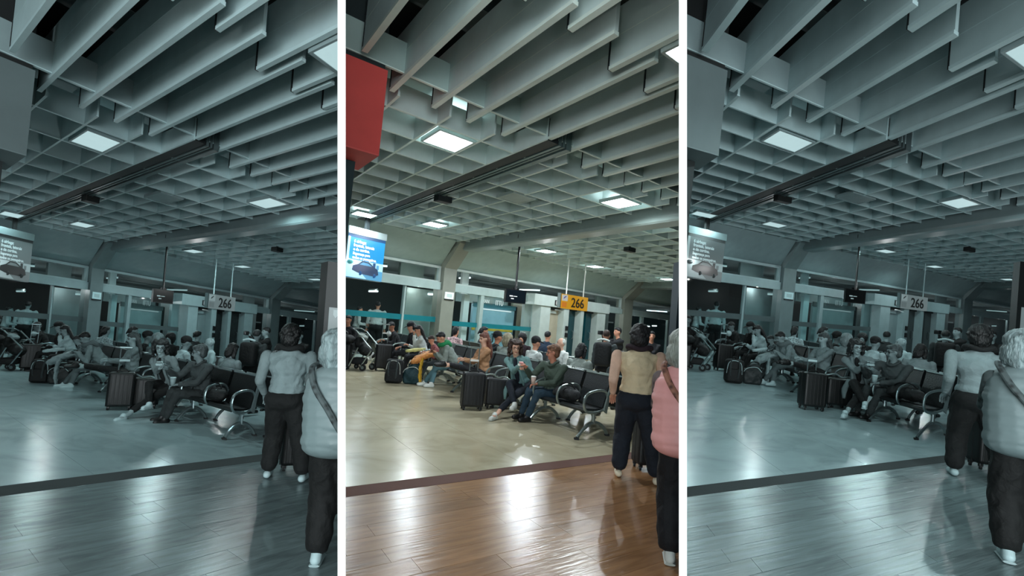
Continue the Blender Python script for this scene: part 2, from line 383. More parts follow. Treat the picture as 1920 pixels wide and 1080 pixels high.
# added unseen fill points in the hall, and in the corridor behind the glass
EXTRA_FILL = [(0, 2.3, 3.15), (.4, 2.9, 3.4), (-1.3, 3.0, 3.2), (3.6, 7.6, 3.2), (-4.6, 9.4, 3.2), (5.8, 12.5, 3.2), (9.5, 17.0, 3.2), (-2.6, 5.0, 3.0)]
CORR_FILL = (-6, -3.2, -.6, 1.6, 3.8, 6.5, 11.3, 14.6, 17.5)
FOYER_FILL_W = 260.0
# ================================================================== THE HALL (hall coordinates, metres)
rnd = random.Random(5)
def dirv(a): return V3(math.cos(D2R(a)), math.sin(D2R(a)), 0)
UU = dirv(42.4); VV = dirv(121.4)                       # ceiling grid axes: along the glazed front / along the beams
A0 = V3(-1.56, 5.91, 0)                                 # where the first baffle ends
WA = V3(-2.5, 18.7, 0); WD = dirv(47.65); WN = V3(-WD[1], WD[0], 0)   # the glazed front: origin, direction, outward normal
def WP(s, z, off=0): return WA + WD * s + WN * off + V3(0, 0, z)
def wbox(s0, s1, z0, z1, o0, o1, g=None): return par(g or G(), WP(s0, z0, o0), WD * (s1 - s0), WN * (o1 - o0), (0, 0, z1 - z0))
CEIL = 4.0
B0 = V3(-1.26, 4.67, 0)                                 # edge between marble and wood
# ---------------- floors
t = struct('floor', par(G(), B0 - E1 * 9 - VV * 4.2 + V3(0, 0, -.1), E1 * 34, VV * 32, (0, 0, .06)), 'slab')
fl = t.kids[0]
def pxx(p):
    d = p - EYE; z = d @ Fw; return 960 + F * (d @ Rt) / z, z
T_ = 1.0
for j in range(0, 24):
    for i in range(-8, 22):
        o = B0 + E1 * i * T_ + VV * j * T_
        c = o + E1 * .5 + VV * .5; x, z = pxx(c)
        m_ = 700 / z
        if z < 2 or x < 640 - m_ - 60 or x > 1300 + m_ + 60 or (c - WA) @ WN > 0.6 or j > 17: continue
        g_ = .0015
        fl.part('marble_tile', par(G(), o + (E1 + VV) * g_ + V3(0, 0, -.03), E1 * (T_ - 2 * g_), VV * (T_ - 2 * g_), (0, 0, .03)), 'marble')
fl.part('border_strip', par(G(), B0 - E1 * 8 - VV * .235 + V3(0, 0, -.03), E1 * 20, VV * .23, (0, 0, .031)), 'strip')
PW, PL = .2, 1.25
for r in range(0, 18):
    off = rnd.random() * PL
    for i in range(-4, 5):
        o = B0 - VV * (.24 + PW * (r + 1)) + E1 * (i * PL + off); c = o + E1 * PL / 2; x, z = pxx(c)
        if z < 2.4 or x < 640 - 900 / z or x > 1300 + 900 / z: continue
        fl.part('plank', par(G(), o + (E1 + VV) * .0012 + V3(0, 0, -.03), E1 * (PL - .0024), VV * (PW - .0024), (0, 0, .03)), 'wood')
# ---------------- ceiling: dark void above, egg-crate grid, luminaires
t = struct('ceiling', par(G(), A0 - UU * 9 - VV * 6 + V3(0, 0, 5.0), UU * 34, VV * 28, (0, 0, .15)), 'void')
ce = t.kids[0]
ce.part('backing_panel', par(G(), A0 - UU * 9 - VV * .05 + V3(0, 0, 4.42), UU * 32, VV * 24, (0, 0, .04)), 'back_panel')
wallcut = (WP(0, 0, -1.0) + 0)                          # ceiling ends over the sloping fascia
J = V3(-1.7, 6.32, 0)
def inside(p): return (p - WA) @ WN < -1.0
TH, HH = .028, .32
def span(p, d):                                          # how far a blade runs before it meets the fascia
    n = d @ WN; k = ((WA - WN * 1.0 - p) @ WN) / n if abs(n) > 1e-6 else 99
    return k
for m_ in range(-1, 22):
    p = J + VV * (m_ * .832) - UU * 5.1; zz = .06 if m_ < 0 else 0
    if m_ == -1: p = J - VV * .832 - UU * 1.5
    dd = (WA - WN * 1.0 - p) @ WN                        # a blade may start beyond the sloping fascia: trim that end
    k0 = max(0, dd / (UU @ WN)) if dd < 0 else 0
    p = p + UU * k0; L_ = 26 - k0
    if L_ > .5:
        q = ce.part('grid_blade', par(G(), p - VV * TH / 2 + V3(0, 0, CEIL + zz), UU * L_, VV * TH, (0, 0, HH)), 'grid' if m_ >= 0 else 'back_panel')
        q.part('blade_edge', par(G(), p - VV * .018 + V3(0, 0, CEIL - .012 + zz), UU * L_, VV * .036, (0, 0, .012)), 'baffle_edge')
for k_ in range(-8, 26):
    p = J + UU * (k_ * .7275) - VV * (.4 if k_ > -3 else .2)
    L_ = span(p, VV)
    if L_ > .5:
        q = ce.part('grid_blade', par(G(), p - UU * TH / 2 + V3(0, 0, CEIL), VV * L_, UU * TH, (0, 0, HH)), 'grid')
        q.part('blade_edge', par(G(), p - UU * .018 + V3(0, 0, CEIL - .014), VV * L_, UU * .036, (0, 0, .014)), 'baffle_edge')
# black slot with its rails
for a, b, z0, m_, nm in ((-.035, -.005, 3.985, 'grid', 'slot_side'), (0, .2, 3.985, 'slot', 'ceiling_slot'), (.22, .27, 3.975, 'rail', 'slot_rail'), (.3, .34, 3.975, 'rail', 'slot_rail'), (.37, .47, 3.96, 'rail', 'slot_rail')):
    p = V3(.3, 7.0, 0) + UU * a; ce.part(nm, par(G(), p + V3(0, 0, z0), VV * span(p, VV), UU * (b - a), (0, 0, .3)), m_)
# ---------------- the long baffles, two interlocking rows
def baffle(p, L_, grp, lab):
    t = Thing('ceiling_baffle', lab, 'ceiling baffle', p + V3(0, 0, CEIL), group=grp)
    t.part('panel', par(G(), p - UU * .022 + V3(0, 0, CEIL + .035), -VV * L_, UU * .044, (0, 0, .56)), 'baffle')
    t.part('edge_trim', par(G(), p - UU * .032 + V3(0, 0, CEIL), -VV * L_, UU * .064, (0, 0, .034)), 'baffle_edge')
    t.part('seam', par(G(), p - UU * .0235 + V3(0, 0, CEIL + .3), -VV * L_, UU * .047, (0, 0, .008)), 'baffle_edge')
    t.part('end_strip', par(G(), p - UU * .028 + VV * .002 + V3(0, 0, CEIL + .01), VV * .02, UU * .056, (0, 0, .58)), 'slot')
baffle(V3(-1.63, 5.03, 0), 2.6, None, 'short pale ceiling baffle beside the {red|dark} fascia at upper left')
ends = [(-1.56, 5.91), (-1.14, 6.29), (-.75, 6.66), (-.31, 7.04), (.08, 7.42), (.45, 7.76), (.93, 8.19), (1.32, 8.53), (1.75, 8.92), (2.14, 9.27), (2.59, 9.67), (3.0, 10.04), (3.42, 10.42), (3.85, 10.8)]
ORD = ['leftmost', 'second', 'third', 'fourth', 'fifth', 'sixth', 'seventh', 'eighth', 'ninth', 'tenth', 'eleventh', 'twelfth', 'thirteenth', 'fourteenth']
for i_, e in enumerate(ends): baffle(V3(*e, 0), 2.74, 'long ceiling baffles of the far row', ORD[i_] + ' from left of the long grey far-row ceiling baffles')
for i_, e in enumerate([(-.12, 3.95), (.29, 4.33), (.75, 4.96), (1.19, 5.35), (1.61, 5.69), (2.02, 6.07), (2.43, 6.44), (2.84, 6.81), (3.25, 7.18)]):
    baffle(V3(*e, 0), 2.7, 'ceiling baffles of the near row', ORD[i_] + ' from left of the near-row ceiling baffles, over the women')
t = Thing('ventilation_duct', 'dark ventilation duct in the void above the baffles', 'duct', (-.6, 5.0, 4.7))
g = G(); p = V3(-3.2, 3.6, 4.72); par(g, p, UU * 9, -VV * .5, (0, 0, .24)); t.part('duct', g, 'duct')
for q in range(7): t.part('hanger', par(G(), p + UU * (.6 + q * 1.2) - VV * .52 + V3(0, 0, -.02), UU * .05, VV * .54, (0, 0, .3)), 'rail')
t.part('pipe', tube([p - VV * .9 + V3(0, 0, .05), p - VV * .9 + UU * 9 + V3(0, 0, .05)], .04, n=1), 'rail')
# ---------------- luminaires (position, name of where it is)
LAMPS = [((-1.09, 7.42), 'nearest the {red|dark} fascia', 1), ((1.93, 10.16), 'just before the round-edged beam', 1), ((2.7, 11.99), 'just beyond the round-edged beam', 1),
         ((.75, 15.46), 'upper one of the close pair', 1), ((1.04, 18.03), 'lower one of the close pair', 1), ((3.24, 21.28), 'above the gate sign, far away', 1),
         ((-2.29, 14.65), 'between the slot and the first pillar', 1), ((-4.09, 14.06), 'above the advertising screen', 1), ((6.9, 23.67), 'farthest right beside the totem', 1),
         ((1.5, 4.42), 'between the near baffles at right', 1), ((-.08, 10.55), 'middle of the grid', 0)]
LIGHTS = []
for (x, y), w_, on in LAMPS:
    p = V3(x, y, 0)
    t = Thing('ceiling_light', ('lit white square ceiling light ' if on else 'unlit grey square ceiling panel ') + w_, 'ceiling light', (x, y, CEIL))
    a, b = UU * .62, VV * .66
    g = G()
    for (o, A, B) in ((-a / 2 - b / 2, a, b * .05), (-a / 2 + b * .45, a, b * .05), (-a / 2 - b * .45, a * .05, b * .9), (a * .45 - b * .45, a * .05, b * .9)):
        par(g, p + o + V3(0, 0, CEIL - .03), A, B, (0, 0, .06))
    t.part('rim', g, 'lamp_rim')
    t.part('diffuser', par(G(), p - a * .45 - b * .45 + V3(0, 0, CEIL - .024), a * .9, b * .9, (0, 0, .03)), 'lamp' if on else 'lamp_off')
    if on: LIGHTS.append((x, y, CEIL - .045))
# ---------------- beams and pillars of the frames
def frame_(s0, s1, n):
    g = G(); zb = 3.74; zt = 4.6
    c0 = WP(s0, 0, -1.05); c1 = WP(s1, 0, -1.05); w_ = c1 - c0
    prof = [(0, zt), (0, zb + .1), (.04, zb + .03), (.12, zb), (.88, zb), (.96, zb + .03), (1, zb + .1), (1, zt)]
    L_ = 14
    g = prism([c0 + w_ * a + V3(0, 0, z) for a, z in prof], -VV * L_)
    t = struct('ceiling_beam', g, 'beam')
    # pillar shaft and the haunch that leans into the hall
    h0 = WP(s0, 0, -.22); h1 = WP(s1, 0, -.22)
    t = struct('pillar', par(G(), h0, h1 - h0, WN * .5, (0, 0, 3.17)), 'pillar')
    k = -VV * 1.05
    poly = [h0 + V3(0, 0, 3.15), h0 + k + V3(0, 0, 3.95), h0 + k + V3(0, 0, 4.5), h0 + WN * .5 + V3(0, 0, 4.5), h0 + WN * .5 + V3(0, 0, 3.15)]
    t.kids[0].part('haunch', prism(poly, h1 - h0), 'pillar')
    t.kids[0].part('skirting', par(G(), h0 - WN * .012, h1 - h0, WN * .02, (0, 0, .12)), 'dark_wall')
frame_(-.08, .5, 1); frame_(12.2, 13.06, 2)
# ---------------- glazed front
SECTIONS = [(-9.5, -.1), (.52, 12.18), (13.06, 19.5)]
fas = None
for i, (a, b) in enumerate(SECTIONS):
    poly = [WP(a, 3.2), WP(a, 3.2, .12), WP(a, 4.6, .12)] + [WP(a, 4.6, 0) - VV * 1.1, WP(a, 4.0, 0) - VV * 1.1]
    struct('wall_back', prism(poly, WD * (b - a)), 'fascia')
    # transom window
    g = wbox(a, b, 3.12, 3.2, -.06, .08); wbox(a, b, 2.62, 2.68, -.06, .08, g); wbox(a, a + .07, 2.68, 3.12, -.06, .08, g); wbox(b - .07, b, 2.68, 3.12, -.06, .08, g)
    t = struct('window_%d' % (i + 1), g, 'white_frame')
    t.kids[0].part('pane', wbox(a + .07, b - .07, 2.68, 3.12, -.004, .004), 'pane')
    struct('trim_%d' % (i + 1), wbox(a, b, 2.37, 2.63, -.13, .1), 'frame')
def mull(root, s0, s1, z1=2.37, m='frame', o0=-.05, o1=.07, z0=0): root.part('mullion', wbox(s0, s1, z0, z1, o0, o1), m)
def glass(root, s0, s1, z0=.1, z1=2.37): root.part('pane', wbox(s0, s1, z0, z1, -.004, .004), 'pane')
t = struct('window_4', wbox(-9.5, -.1, 0, .1, -.05, .07), 'frame'); r = t.kids[0]
for s0 in (-9.5, -6.8, -4.1, -1.55): mull(r, s0, s0 + .07)
for s0, s1 in ((-9.43, -6.8), (-6.73, -4.1), (-4.03, -1.55), (-1.48, -.1)): glass(r, s0, s1)
r.part('band', wbox(-9.4, -.1, 1.24, 1.415, -.012, -.006), 'band', label='{teal|grey} manifestation band across the glass')
t = struct('window_5', wbox(.52, 5.3, 0, .1, -.05, .07), 'frame'); r = t.kids[0]
mull(r, 1.93, 2.1, o0=-.1); glass(r, .52, 1.93); glass(r, 2.1, 5.1)
r.part('band', wbox(.52, 5.1, 1.15, 1.32, -.012, -.006), 'band', label='{teal|grey} manifestation band across the glass')
t = struct('window_6', wbox(13.06, 19.5, 0, .1, -.05, .07), 'frame'); r = t.kids[0]
mull(r, 14.37, 14.66); glass(r, 13.1, 14.37); glass(r, 14.66, 17.6); mull(r, 17.6, 17.75)
t = struct('window_7', wbox(10.1, 12.18, 0, .1, -.05, .07), 'frame'); r = t.kids[0]
mull(r, 10.4, 10.6); glass(r, 10.6, 12.15)
# gate portal
t = Thing('gate_portal', 'large white door portal of the gate under the hanging gate sign', 'gate', WP(7.5, 0, -.3))
t.part('header', wbox(4.6, 10.35, 2.27, 2.72, -.5, .1), 'white_frame')
for s0, s1 in ((5.15, 5.8), (6.78, 7.15), (8.06, 8.31), (9.42, 10.15)): t.part('jamb', wbox(s0, s1, 0, 2.27, -.42, .1), 'white_frame')
for s0, s1 in ((7.15, 8.06), (8.31, 9.42)):
    q = t.part('door_leaf', wbox(s0, s1, 0, 2.2, -.1, -.05), 'dark_pane', label='dark {teal|grey} glazed door leaf')
    q.part('handle', tube([WP(s1 - .12, .95, -.1), WP(s1 - .12, 1.0, -.16), WP(s1 - .12, 1.25, -.16), WP(s1 - .12, 1.3, -.1)], .015), 'silver')
q = t.part('side_door', wbox(5.8, 6.78, 0, 2.15, -.1, -.04), 'tan', label='{tan|pale grey} plain door beside the glazed leaves')
q.part('closer', wbox(5.95, 6.5, 2.0, 2.1, -.2, -.1), 'white_frame')
t.part('shadow_gap', wbox(5.75, 10.2, 2.2, 2.27, -.2, -.05), 'slot')
for s_, z_ in ((5.6, .95), (6.95, 1.0), (6.95, 1.3)): t.part('card_reader', wbox(s_, s_ + .12, z_, z_ + .2, -.5, -.42), 'black')
t = Thing('exit_sign', 'small black and white pictogram exit sign on the portal header', 'sign', WP(6.2, 2.4, -.5))
t.part('plate', wbox(5.95, 6.62, 2.34, 2.56, -.53, -.505), 'sign_black')
t.part('pictogram', wbox(6.0, 6.26, 2.37, 2.53, -.54, -.53), 'sign_white')
ar = [WP(6.32 + a, 2.37 + b, -.54) for a, b in ((.09, 0), (.17, 0), (.17, .08), (.25, .08), (.13, .17), (.01, .08), (.09, .08))]
t.part('arrow', prism(ar, WN * .01), 'sign_white')
t.part('runner', prism([WP(6.06 + a, 2.38 + b, -.547) for a, b in ((0, 0), (.05, .0), (.08, .06), (.12, 0), (.17, .02), (.1, .1), (.1, .14), (.04, .14))], WN * .006), 'sign_black')
# what stands behind the glass
t = Thing('boarding_van', 'pale {blue|grey} vehicle body with {yellow|light} stripe and two black handles behind glass', 'vehicle', WP(3.4, 0, .6))
t.part('body', wbox(2.15, 4.55, .1, 2.05, .5, .62), 'blue_door')
t.part('top_panel', wbox(2.1, 4.6, 1.95, 2.12, .44, .5), 'blue_door2')
t.part('top_light', wbox(2.5, 4.3, 1.86, 1.9, .46, .5), 'ink_white')
t.part('stripe', wbox(2.15, 4.5, 1.04, 1.13, .48, .5), 'yellow', label='{yellow|pale} stripe')
t.part('edge', wbox(4.55, 4.62, .1, 2.1, .42, .62), 'black')
for s_ in (2.95, 3.3): t.part('handle', tube([WP(s_, .6, .5), WP(s_, .62, .42), WP(s_, .9, .42), WP(s_, .92, .5)], .018), 'black')
t.part('lock', tube([WP(3.17, .74, .5), WP(3.17, .74, .45)], .04, n=1), 'black')
for s0, s1, nm in ((1.5, 1.78, 'narrow white post behind the glass left of the pale vehicle'), (5.0, 5.55, 'broad white post behind the glass right of the pale vehicle')):
    t = Thing('door_post', nm, 'post', WP(s0, 0, .4)); t.part('post', wbox(s0, s1, 0, 2.35, .35, .5), 'trim')
    for z_ in (.55, 1.0, 1.35, 1.75): t.part('hinge', wbox(s1, s1 + .06, z_, z_ + .14, .35, .42), 'black')
t = Thing('wall_lettering', 'white capital letters on the glass over the pale vehicle', 'lettering', WP(2.6, 2.15, .4))
t.part('letters', text('WAN', .2, WP(2.35, 2.12, .3), WD, (0, 0, 1), .01, sx=.9), 'ink_white'); t.part('letters', text('ITTU', .28, WP(3.15, 2.08, .3), WD, (0, 0, 1), .012, sx=.75), 'ink_white')
t.part('rail', wbox(2.1, 5.0, 2.36, 2.4, .28, .32), 'frame')
corr = G(); wbox(-10, 42, 0, 3.6, 5.6, 5.8, corr)
struct('wall_outer', corr, 'dark_wall')
struct('floor', wbox(-10, 42, -.1, -.02, .14, 5.6), 'slab')
struct('ceiling', wbox(-10, 42, 3.22, 3.4, .15, 5.7), 'corridor')
def panel(s0, s1, z0, z1, off, m): struct('wall_inner', wbox(s0, s1, z0, z1, off, off + .12), m)
panel(-9, -1.5, 2.5, 2.95, 2.6, 'corridor'); panel(-.83, .47, 0, 2.36, .8, 'pale_wall'); panel(-.9, .15, 2.5, 3.3, 1.2, 'pale_wall')
panel(.75, 1.35, 0, 2.36, .9, 'pale_wall'); panel(1.35, 1.95, 0, 2.36, 1.4, 'tan'); panel(2.1, 5.2, 2.1, 2.5, 1.5, 'corridor')
panel(-9.5, 42, 2.72, 3.3, 5.4, 'corridor'); panel(11.6, 12.6, 0, 3.3, 1.1, 'pale_wall'); panel(12.6, 13.7, 0, 2.4, 1.6, 'corridor'); panel(1.9, 2.25, 2.4, 3.4, 1.0, 'trim')
panel(4.2, 12, 2.5, 2.75, 3.2, 'corridor'); panel(5.2, 7.4, 0, 2.4, 1.2, 'tan')
for s0 in (-7.5, -5.2, -3.3, 15.5, 17.5): struct('trim_9', wbox(s0, s0 + .12, 0, 3.4, 4.6, 4.7), 'corridor')
struct('trim_9', wbox(-9, -1.4, 1.95, 2.03, 4.5, 4.6), 'corridor'); struct('trim_9', wbox(13, 19, 1.95, 2.03, 4.5, 4.6), 'corridor')
def bar(px0, px1, bn):
    t = Thing('strip_light', 'strip light behind the glass ' + bn, 'light', px0, group='strip lights behind the glass')
    t.part('tube', tube([px0, px1], .035, n=1), 'tube'); t.part('tray', tube([V3(*px0) + (0, 0, .05), V3(*px1) + (0, 0, .05)], .045, seg=4, n=1), 'white_frame')
BN = ['over the first pillar', 'left of the monitor pole', 'right behind the gate sign', 'over the windows right of the second pillar', 'beside the advertising screen', 'as a reflection below the advertising screen', 'as a reflection left of the first pillar', 'as a reflection low in the right window', 'as a reflection lowest in the right window']
for (a, b), bn in zip(BARS, BN): bar((a[0], a[1], min(a[2], 3.12)), (b[0], b[1], min(b[2], 3.12)), bn)  # the low bars are reflections, built as glowing tubes
t = Thing('wall_plaque', 'small white notice plaque on the first pillar', 'plaque', WP(.2, 2.1, -.24))
t.part('plate', wbox(.02, .42, 2.08, 2.32, -.26, -.222), 'trim'); t.part('print', wbox(.1, .34, 2.14, 2.26, -.264, -.26), 'grid'); t.part('ledge', wbox(.02, .42, 2.04, 2.075, -.27, -.222), 'black')
for p_, w_ in (((.22, 15.0), 'left of the unlit panel'), ((3.35, 15.6), 'over the gate sign'), ((-1.6, 11.0), 'at the end of the slot')):
    t = Thing('ceiling_speaker', 'small dark box under the grid ' + w_, 'speaker', (*p_, 3.9)); t.part('box', rbox((*p_, 3.92), .34, .2, .13, .02, 40), 'slot'); t.part('bracket', box((*p_, 3.98), .06, .06, .3), 'rail')
# ---------------- hanging gate sign
sl, sr = V3(1.83, 19.5, 0), V3(3.0, 20.8, 0); sd = sr - sl; su = unit(sd); sn = V3(-su[1], su[0], 0)
t = Thing('gate_sign', '{yellow|pale} hanging gate sign reading 266 with {dark|dark} numerals', 'sign', (sl + sr) / 2 + V3(0, 0, 2.16))
t.part('board', par(G(), sl + V3(0, 0, 2.15), sd, sn * .14, (0, 0, .53)), 'sign_yellow')
t.part('end_cap', par(G(), sl - su * .05 + V3(0, 0, 2.15), su * .05, sn * .14, (0, 0, .55)), 'silver')
t.part('pictogram_panel', par(G(), sl + su * .05 - sn * .012 + V3(0, 0, 2.43), su * .34, sn * .012, (0, 0, .22)), 'sign_white')
t.part('plane_mark', prism([sl + su * (.12 + a) - sn * .016 + V3(0, 0, 2.5 + b) for a, b in ((0, 0), (.06, .02), (.18, .1), (.16, .12), (.05, .07))], sn * .004), 'sign_blue')
t.part('orange_field', par(G(), sl + su * .05 - sn * .01 + V3(0, 0, 2.2), su * .3, sn * .01, (0, 0, .18)), 'sign_orange')
t.part('numerals', text('266', .5, sl + su * .62 - sn * .015 + V3(0, 0, 2.235), su, (0, 0, 1), .012, sx=1.15, bold=.006), 'sign_black')
for f in (.22, .86): t.part('rod', tube([sl + sd * f + sn * .07 + V3(0, 0, 2.66), sl + sd * f + sn * .07 + V3(0, 0, 4.0)], .022, n=1), 'trim')
# ---------------- monitor on a pole
tl, tr_ = V3(-.18, 17.0, 0), V3(.48, 17.35, 0); td = tr_ - tl; tu = unit(td); tn = V3(-tu[1], tu[0], 0)
t = Thing('ceiling_monitor', 'black flight information monitor hanging on a black pole', 'monitor', (tl + tr_) / 2 + V3(0, 0, 2.1))
t.part('casing', par(G(), tl + V3(0, 0, 2.1), td, tn * .12, (0, 0, .44)), 'plastic_black')
t.part('screen', par(G(), tl + tu * .03 - tn * .006 + V3(0, 0, 2.13), td - tu * .06, tn * .006, (0, 0, .38)), 'screen_off')
for a, b, c_, d_ in ((.04, .2, .12, .035), (.18, .205, .14, .02), (.1, .12, .1, .03)): t.part('status_text', par(G(), tl + tu * (a + .1) - tn * .01 + V3(0, 0, 2.1 + b), tu * c_, tn * .004, (0, 0, d_)), 'ink_white')
tm = (tl + tr_) / 2 + tn * .06 + V3(.0, 0, 0); t.part('pole', tube([tm + V3(0, 0, 2.5), tm + V3(0, 0, 4.0)], .035, n=1), 'plastic_black')
t.part('bracket', par(G(), tm - tu * .1 + V3(0, 0, 2.5), tu * .2, tn * .08, (0, 0, .1)), 'plastic_black')
# ---------------- hanging advertising screen
al, ar_ = V3(-4.43, 14.0, 0), V3(-3.71, 15.1, 0); ad = ar_ - al; au = unit(ad); an = V3(-au[1], au[0], 0); AWd = np.linalg.norm(ad)
t = Thing('advertising_screen', '{blue|grey} hanging advertising screen with white Portuguese text and a car picture', 'screen', (al + ar_) / 2 + V3(0, 0, 2.29))
def adp(a, z, o=0): return al + au * a - an * o + V3(0, 0, z)
def adq(a0, a1, z0, z1, o, m, nm): return t.part(nm, par(G(), adp(a0, z0, o), au * (a1 - a0), an * .004, (0, 0, z1 - z0)), m)
t.part('casing', par(G(), al + V3(0, 0, 2.27), ad, an * .14, (0, 0, 1.36)), 'silver')
t.part('header_cap', par(G(), al - au * .02 - an * .03 + V3(0, 0, 3.46), ad + au * .04, an * .2, (0, 0, .19)), 'silver')
t.part('stem', par(G(), (al + ar_) / 2 - au * .06 + an * .03 + V3(0, 0, 3.63), au * .12, an * .08, (0, 0, .4)), 'slot')
adq(.0, AWd, 2.29, 3.46, .006, 'ad_blue', 'screen_image'); adq(.0, AWd, 3.38, 3.46, .012, 'ad_navy', 'top_band'); adq(0, .08, 2.75, 3.38, .012, 'ad_pale', 'side_band')
adq(.0, AWd, 2.29, 2.56, .012, 'ad_mid', 'picture_road'); adq(.0, AWd, 2.56, 2.78, .012, 'ad_pale', 'picture_sky')
for i in range(5): adq(.55 + .13 * i, .64 + .13 * i, 2.6, 2.72 + .05 * (i % 2), .016, ('ad_mid', 'ad_navy')[i % 2], 'picture_building')
t.part('picture_road', prism([adp(a, z, .017) for a, z in ((0, 2.31), (.75, 2.3), (.35, 2.6), (0, 2.66))], an * .003), 'ad_pale')
t.part('picture_tree', ell(adp(.13, 2.7, .016), (.09, .09, .06), seg=10, rings=6), 'ad_green')
car = [(.22, 2.5), (.24, 2.62), (.42, 2.68), (.55, 2.78), (.78, 2.77), (.98, 2.66), (1.12, 2.6), (1.16, 2.46), (1.02, 2.4), (.6, 2.42), (.4, 2.45)]
t.part('picture_car', prism([adp(a, z, .022) for a, z in car], an * .003), 'ad_car')
t.part('picture_window', prism([adp(a, z, .026) for a, z in ((.46, 2.67), (.57, 2.745), (.76, 2.735), (.9, 2.66))], an * .003), 'ad_mid')
for a, z in ((.5, 2.44), (1.0, 2.42)): t.part('picture_wheel', ell(adp(a, z, .022), (.06, .02, .06), seg=10, rings=6), 'ad_navy')
for i, (tx, sz_) in enumerate((('6 airbags:', .115), ('frontais, laterais', .115), ('e de cortina.', .115), ('Segurança para', .1), ('todos os passageiros.', .1))):
    t.part('text_line', text(tx, sz_, adp(.2, 3.24 - .108 * i, .014), au, (0, 0, 1), .004, sx=.98, bold=.004), 'ink_white')
# ---------------- red shop fascia and the dark column under it
K = V3(-1.47, 5.34, 0); RU = dirv(40)
t = Thing('shop_fascia', '{red|dark} box fascia of a shop high at the upper left', 'fascia', K + V3(0, 0, 3.1))
t.part('box', par(G(), K + V3(0, 0, 3.1), -RU * 2.2, VV * .76, (0, 0, .88)), 'red')
t.part('soffit', par(G(), K + V3(0, 0, 3.085), -RU * 2.2, VV * .76, (0, 0, .014)), 'red_under')
t = struct('pillar', par(G(), V3(-1.79, 5.62, 0), -RU * 1.4, VV * .5, (0, 0, 3.08)), 'column_dark')
t = struct('wall_left', par(G(), K + VV * .05 - RU * .02 + V3(0, 0, 4.0), -RU * 2.2, VV * .9, (0, 0, 1.0)), 'void')
# ---------------- totem with a screen
t = Thing('display_totem', 'dark tall totem with {a bright blue|a pale grey} screen behind the women', 'totem', (2.5, 7.2, 0))
tb = V3(2.25, 7.2, 0); tx_ = unit(V3(1, .12, 0)); tnn = V3(-tx_[1], tx_[0], 0)
t.part('cabinet', par(G(), tb, tx_ * .95, tnn * .22, (0, 0, 1.0 + 1.55)), 'totem')
def tq(a0, a1, z0, z1, o, m, nm): t.part(nm, par(G(), tb + tx_ * a0 - tnn * o + V3(0, 0, z0), tx_ * (a1 - a0), tnn * .004, (0, 0, z1 - z0)), m)
tq(.06, .89, .9, 1.93, .006, 'tot_cyan', 'screen')
t.part('screen_wedge', prism([tb + tx_ * a - tnn * .01 + V3(0, 0, z) for a, z in ((.06, .92), (.6, .92), (.2, 1.45), (.06, 1.62))], tnn * .003), 'tot_blue')
t.part('crest', prism([tb + tx_ * (.12 + a) - tnn * .012 + V3(0, 0, 1.8 + z) for a, z in ((0, .1), (.0, .03), (.035, -.01), (.07, .03), (.07, .1))], tnn * .003), 'tot_white')
t.part('plinth', par(G(), tb - tx_ * .04 - tnn * .05, tx_ * 1.03, tnn * .34, (0, 0, .06)), 'silver')
# ================================================================== BENCHES
SR, SV = V3(1.35, 7.6, 0), dirv(121.5); SF = -dirv(42.5)       # first row: seat centre line, row direction, where the sitters face
def bench(t0, n, off, flip, grp, lab, arms=None, pitch=.62):
    f = SF * (-1 if flip else 1); b = SR - SF * off + SV * t0
    def P(l, a, z): return b + SV * l + f * a + V3(0, 0, z)
    t = Thing('waiting_bench', lab, 'bench', P(n * pitch / 2, 0, 0), group=grp)
    t.part('beam', par(G(), P(.02, -.03, .33), SV * (n * pitch - .04), f * .07, (0, 0, .05)), 'chrome')
    for i in range(n):
        l0 = i * pitch + .035; w_ = SV * (pitch - .07)
        prof = [(.26, .40), (.22, .425), (.0, .405), (-.16, .41), (-.16, .38), (.0, .375), (.22, .39), (.25, .37)]
        q = t.part('seat', prism([P(l0, a, z) for a, z in prof], w_), 'seat_black')
        prof = [(-.15, .42), (-.2, .55), (-.26, .72), (-.31, .86), (-.34, .86), (-.29, .7), (-.23, .53), (-.18, .4)]
        q = t.part('backrest', prism([P(l0, a, z) for a, z in prof], w_), 'seat_black')
        q.part('edge', tube([P(l0, -.31, .865), P(l0 + pitch - .07, -.31, .865)], .014, n=1), 'seat_edge')
    for i in (range(n + 1) if arms is None else arms):
        l = i * pitch
        t.part('armrest', tube([P(l, -.2, .4), P(l, .06, .36), P(l, .24, .39), P(l, .3, .5), P(l, .24, .62), P(l, .06, .665), P(l, -.12, .66), P(l, -.21, .6), P(l, -.23, .46)], .019, seg=8, n=4), 'chrome')
        if i in (0, n): t.part('end_frame', prism([P(l, a, z) for a, z in ((-.13, .38), (-.3, .88), (-.36, .88), (-.24, .55), (-.2, .34))], SV * (.03 if i else -.03)), 'seat_edge')
    legs = [.06] + ([n * pitch / 2] if n > 2 else []) + [n * pitch - .06]
    for l in legs:
        q = t.part('leg', tube([P(l, .33, .025), P(l, .22, .12), P(l, .06, .2), P(l, -.12, .19), P(l, -.27, .1), P(l, -.33, .025)], .024, seg=8, n=4), 'chrome')
        q.part('strut', tube([P(l, 0, .19), P(l, 0, .34)], .028, n=1), 'chrome')
        for a in (.34, -.34): q.part('foot_pad', rbox(P(l, a, .012), .07, .07, .024, .008), 'rubber')
    return t
g1 = None
bench(0, 4, 0, False, g1, 'nearest black bench with silver arms, two seats empty')
bench(2.8, 4, 0, False, g1, 'black bench holding the blouse woman and hooded young man')
bench(5.45, 4, 0, False, g1, 'black bench under the long-haired woman in white')
bench(8.1, 2, 0, False, g1, 'short black bench at the far left end of the front row')
bench(-.15, 4, .78, True, g1, 'black bench back to back with the nearest one', arms=(0, 2, 4))
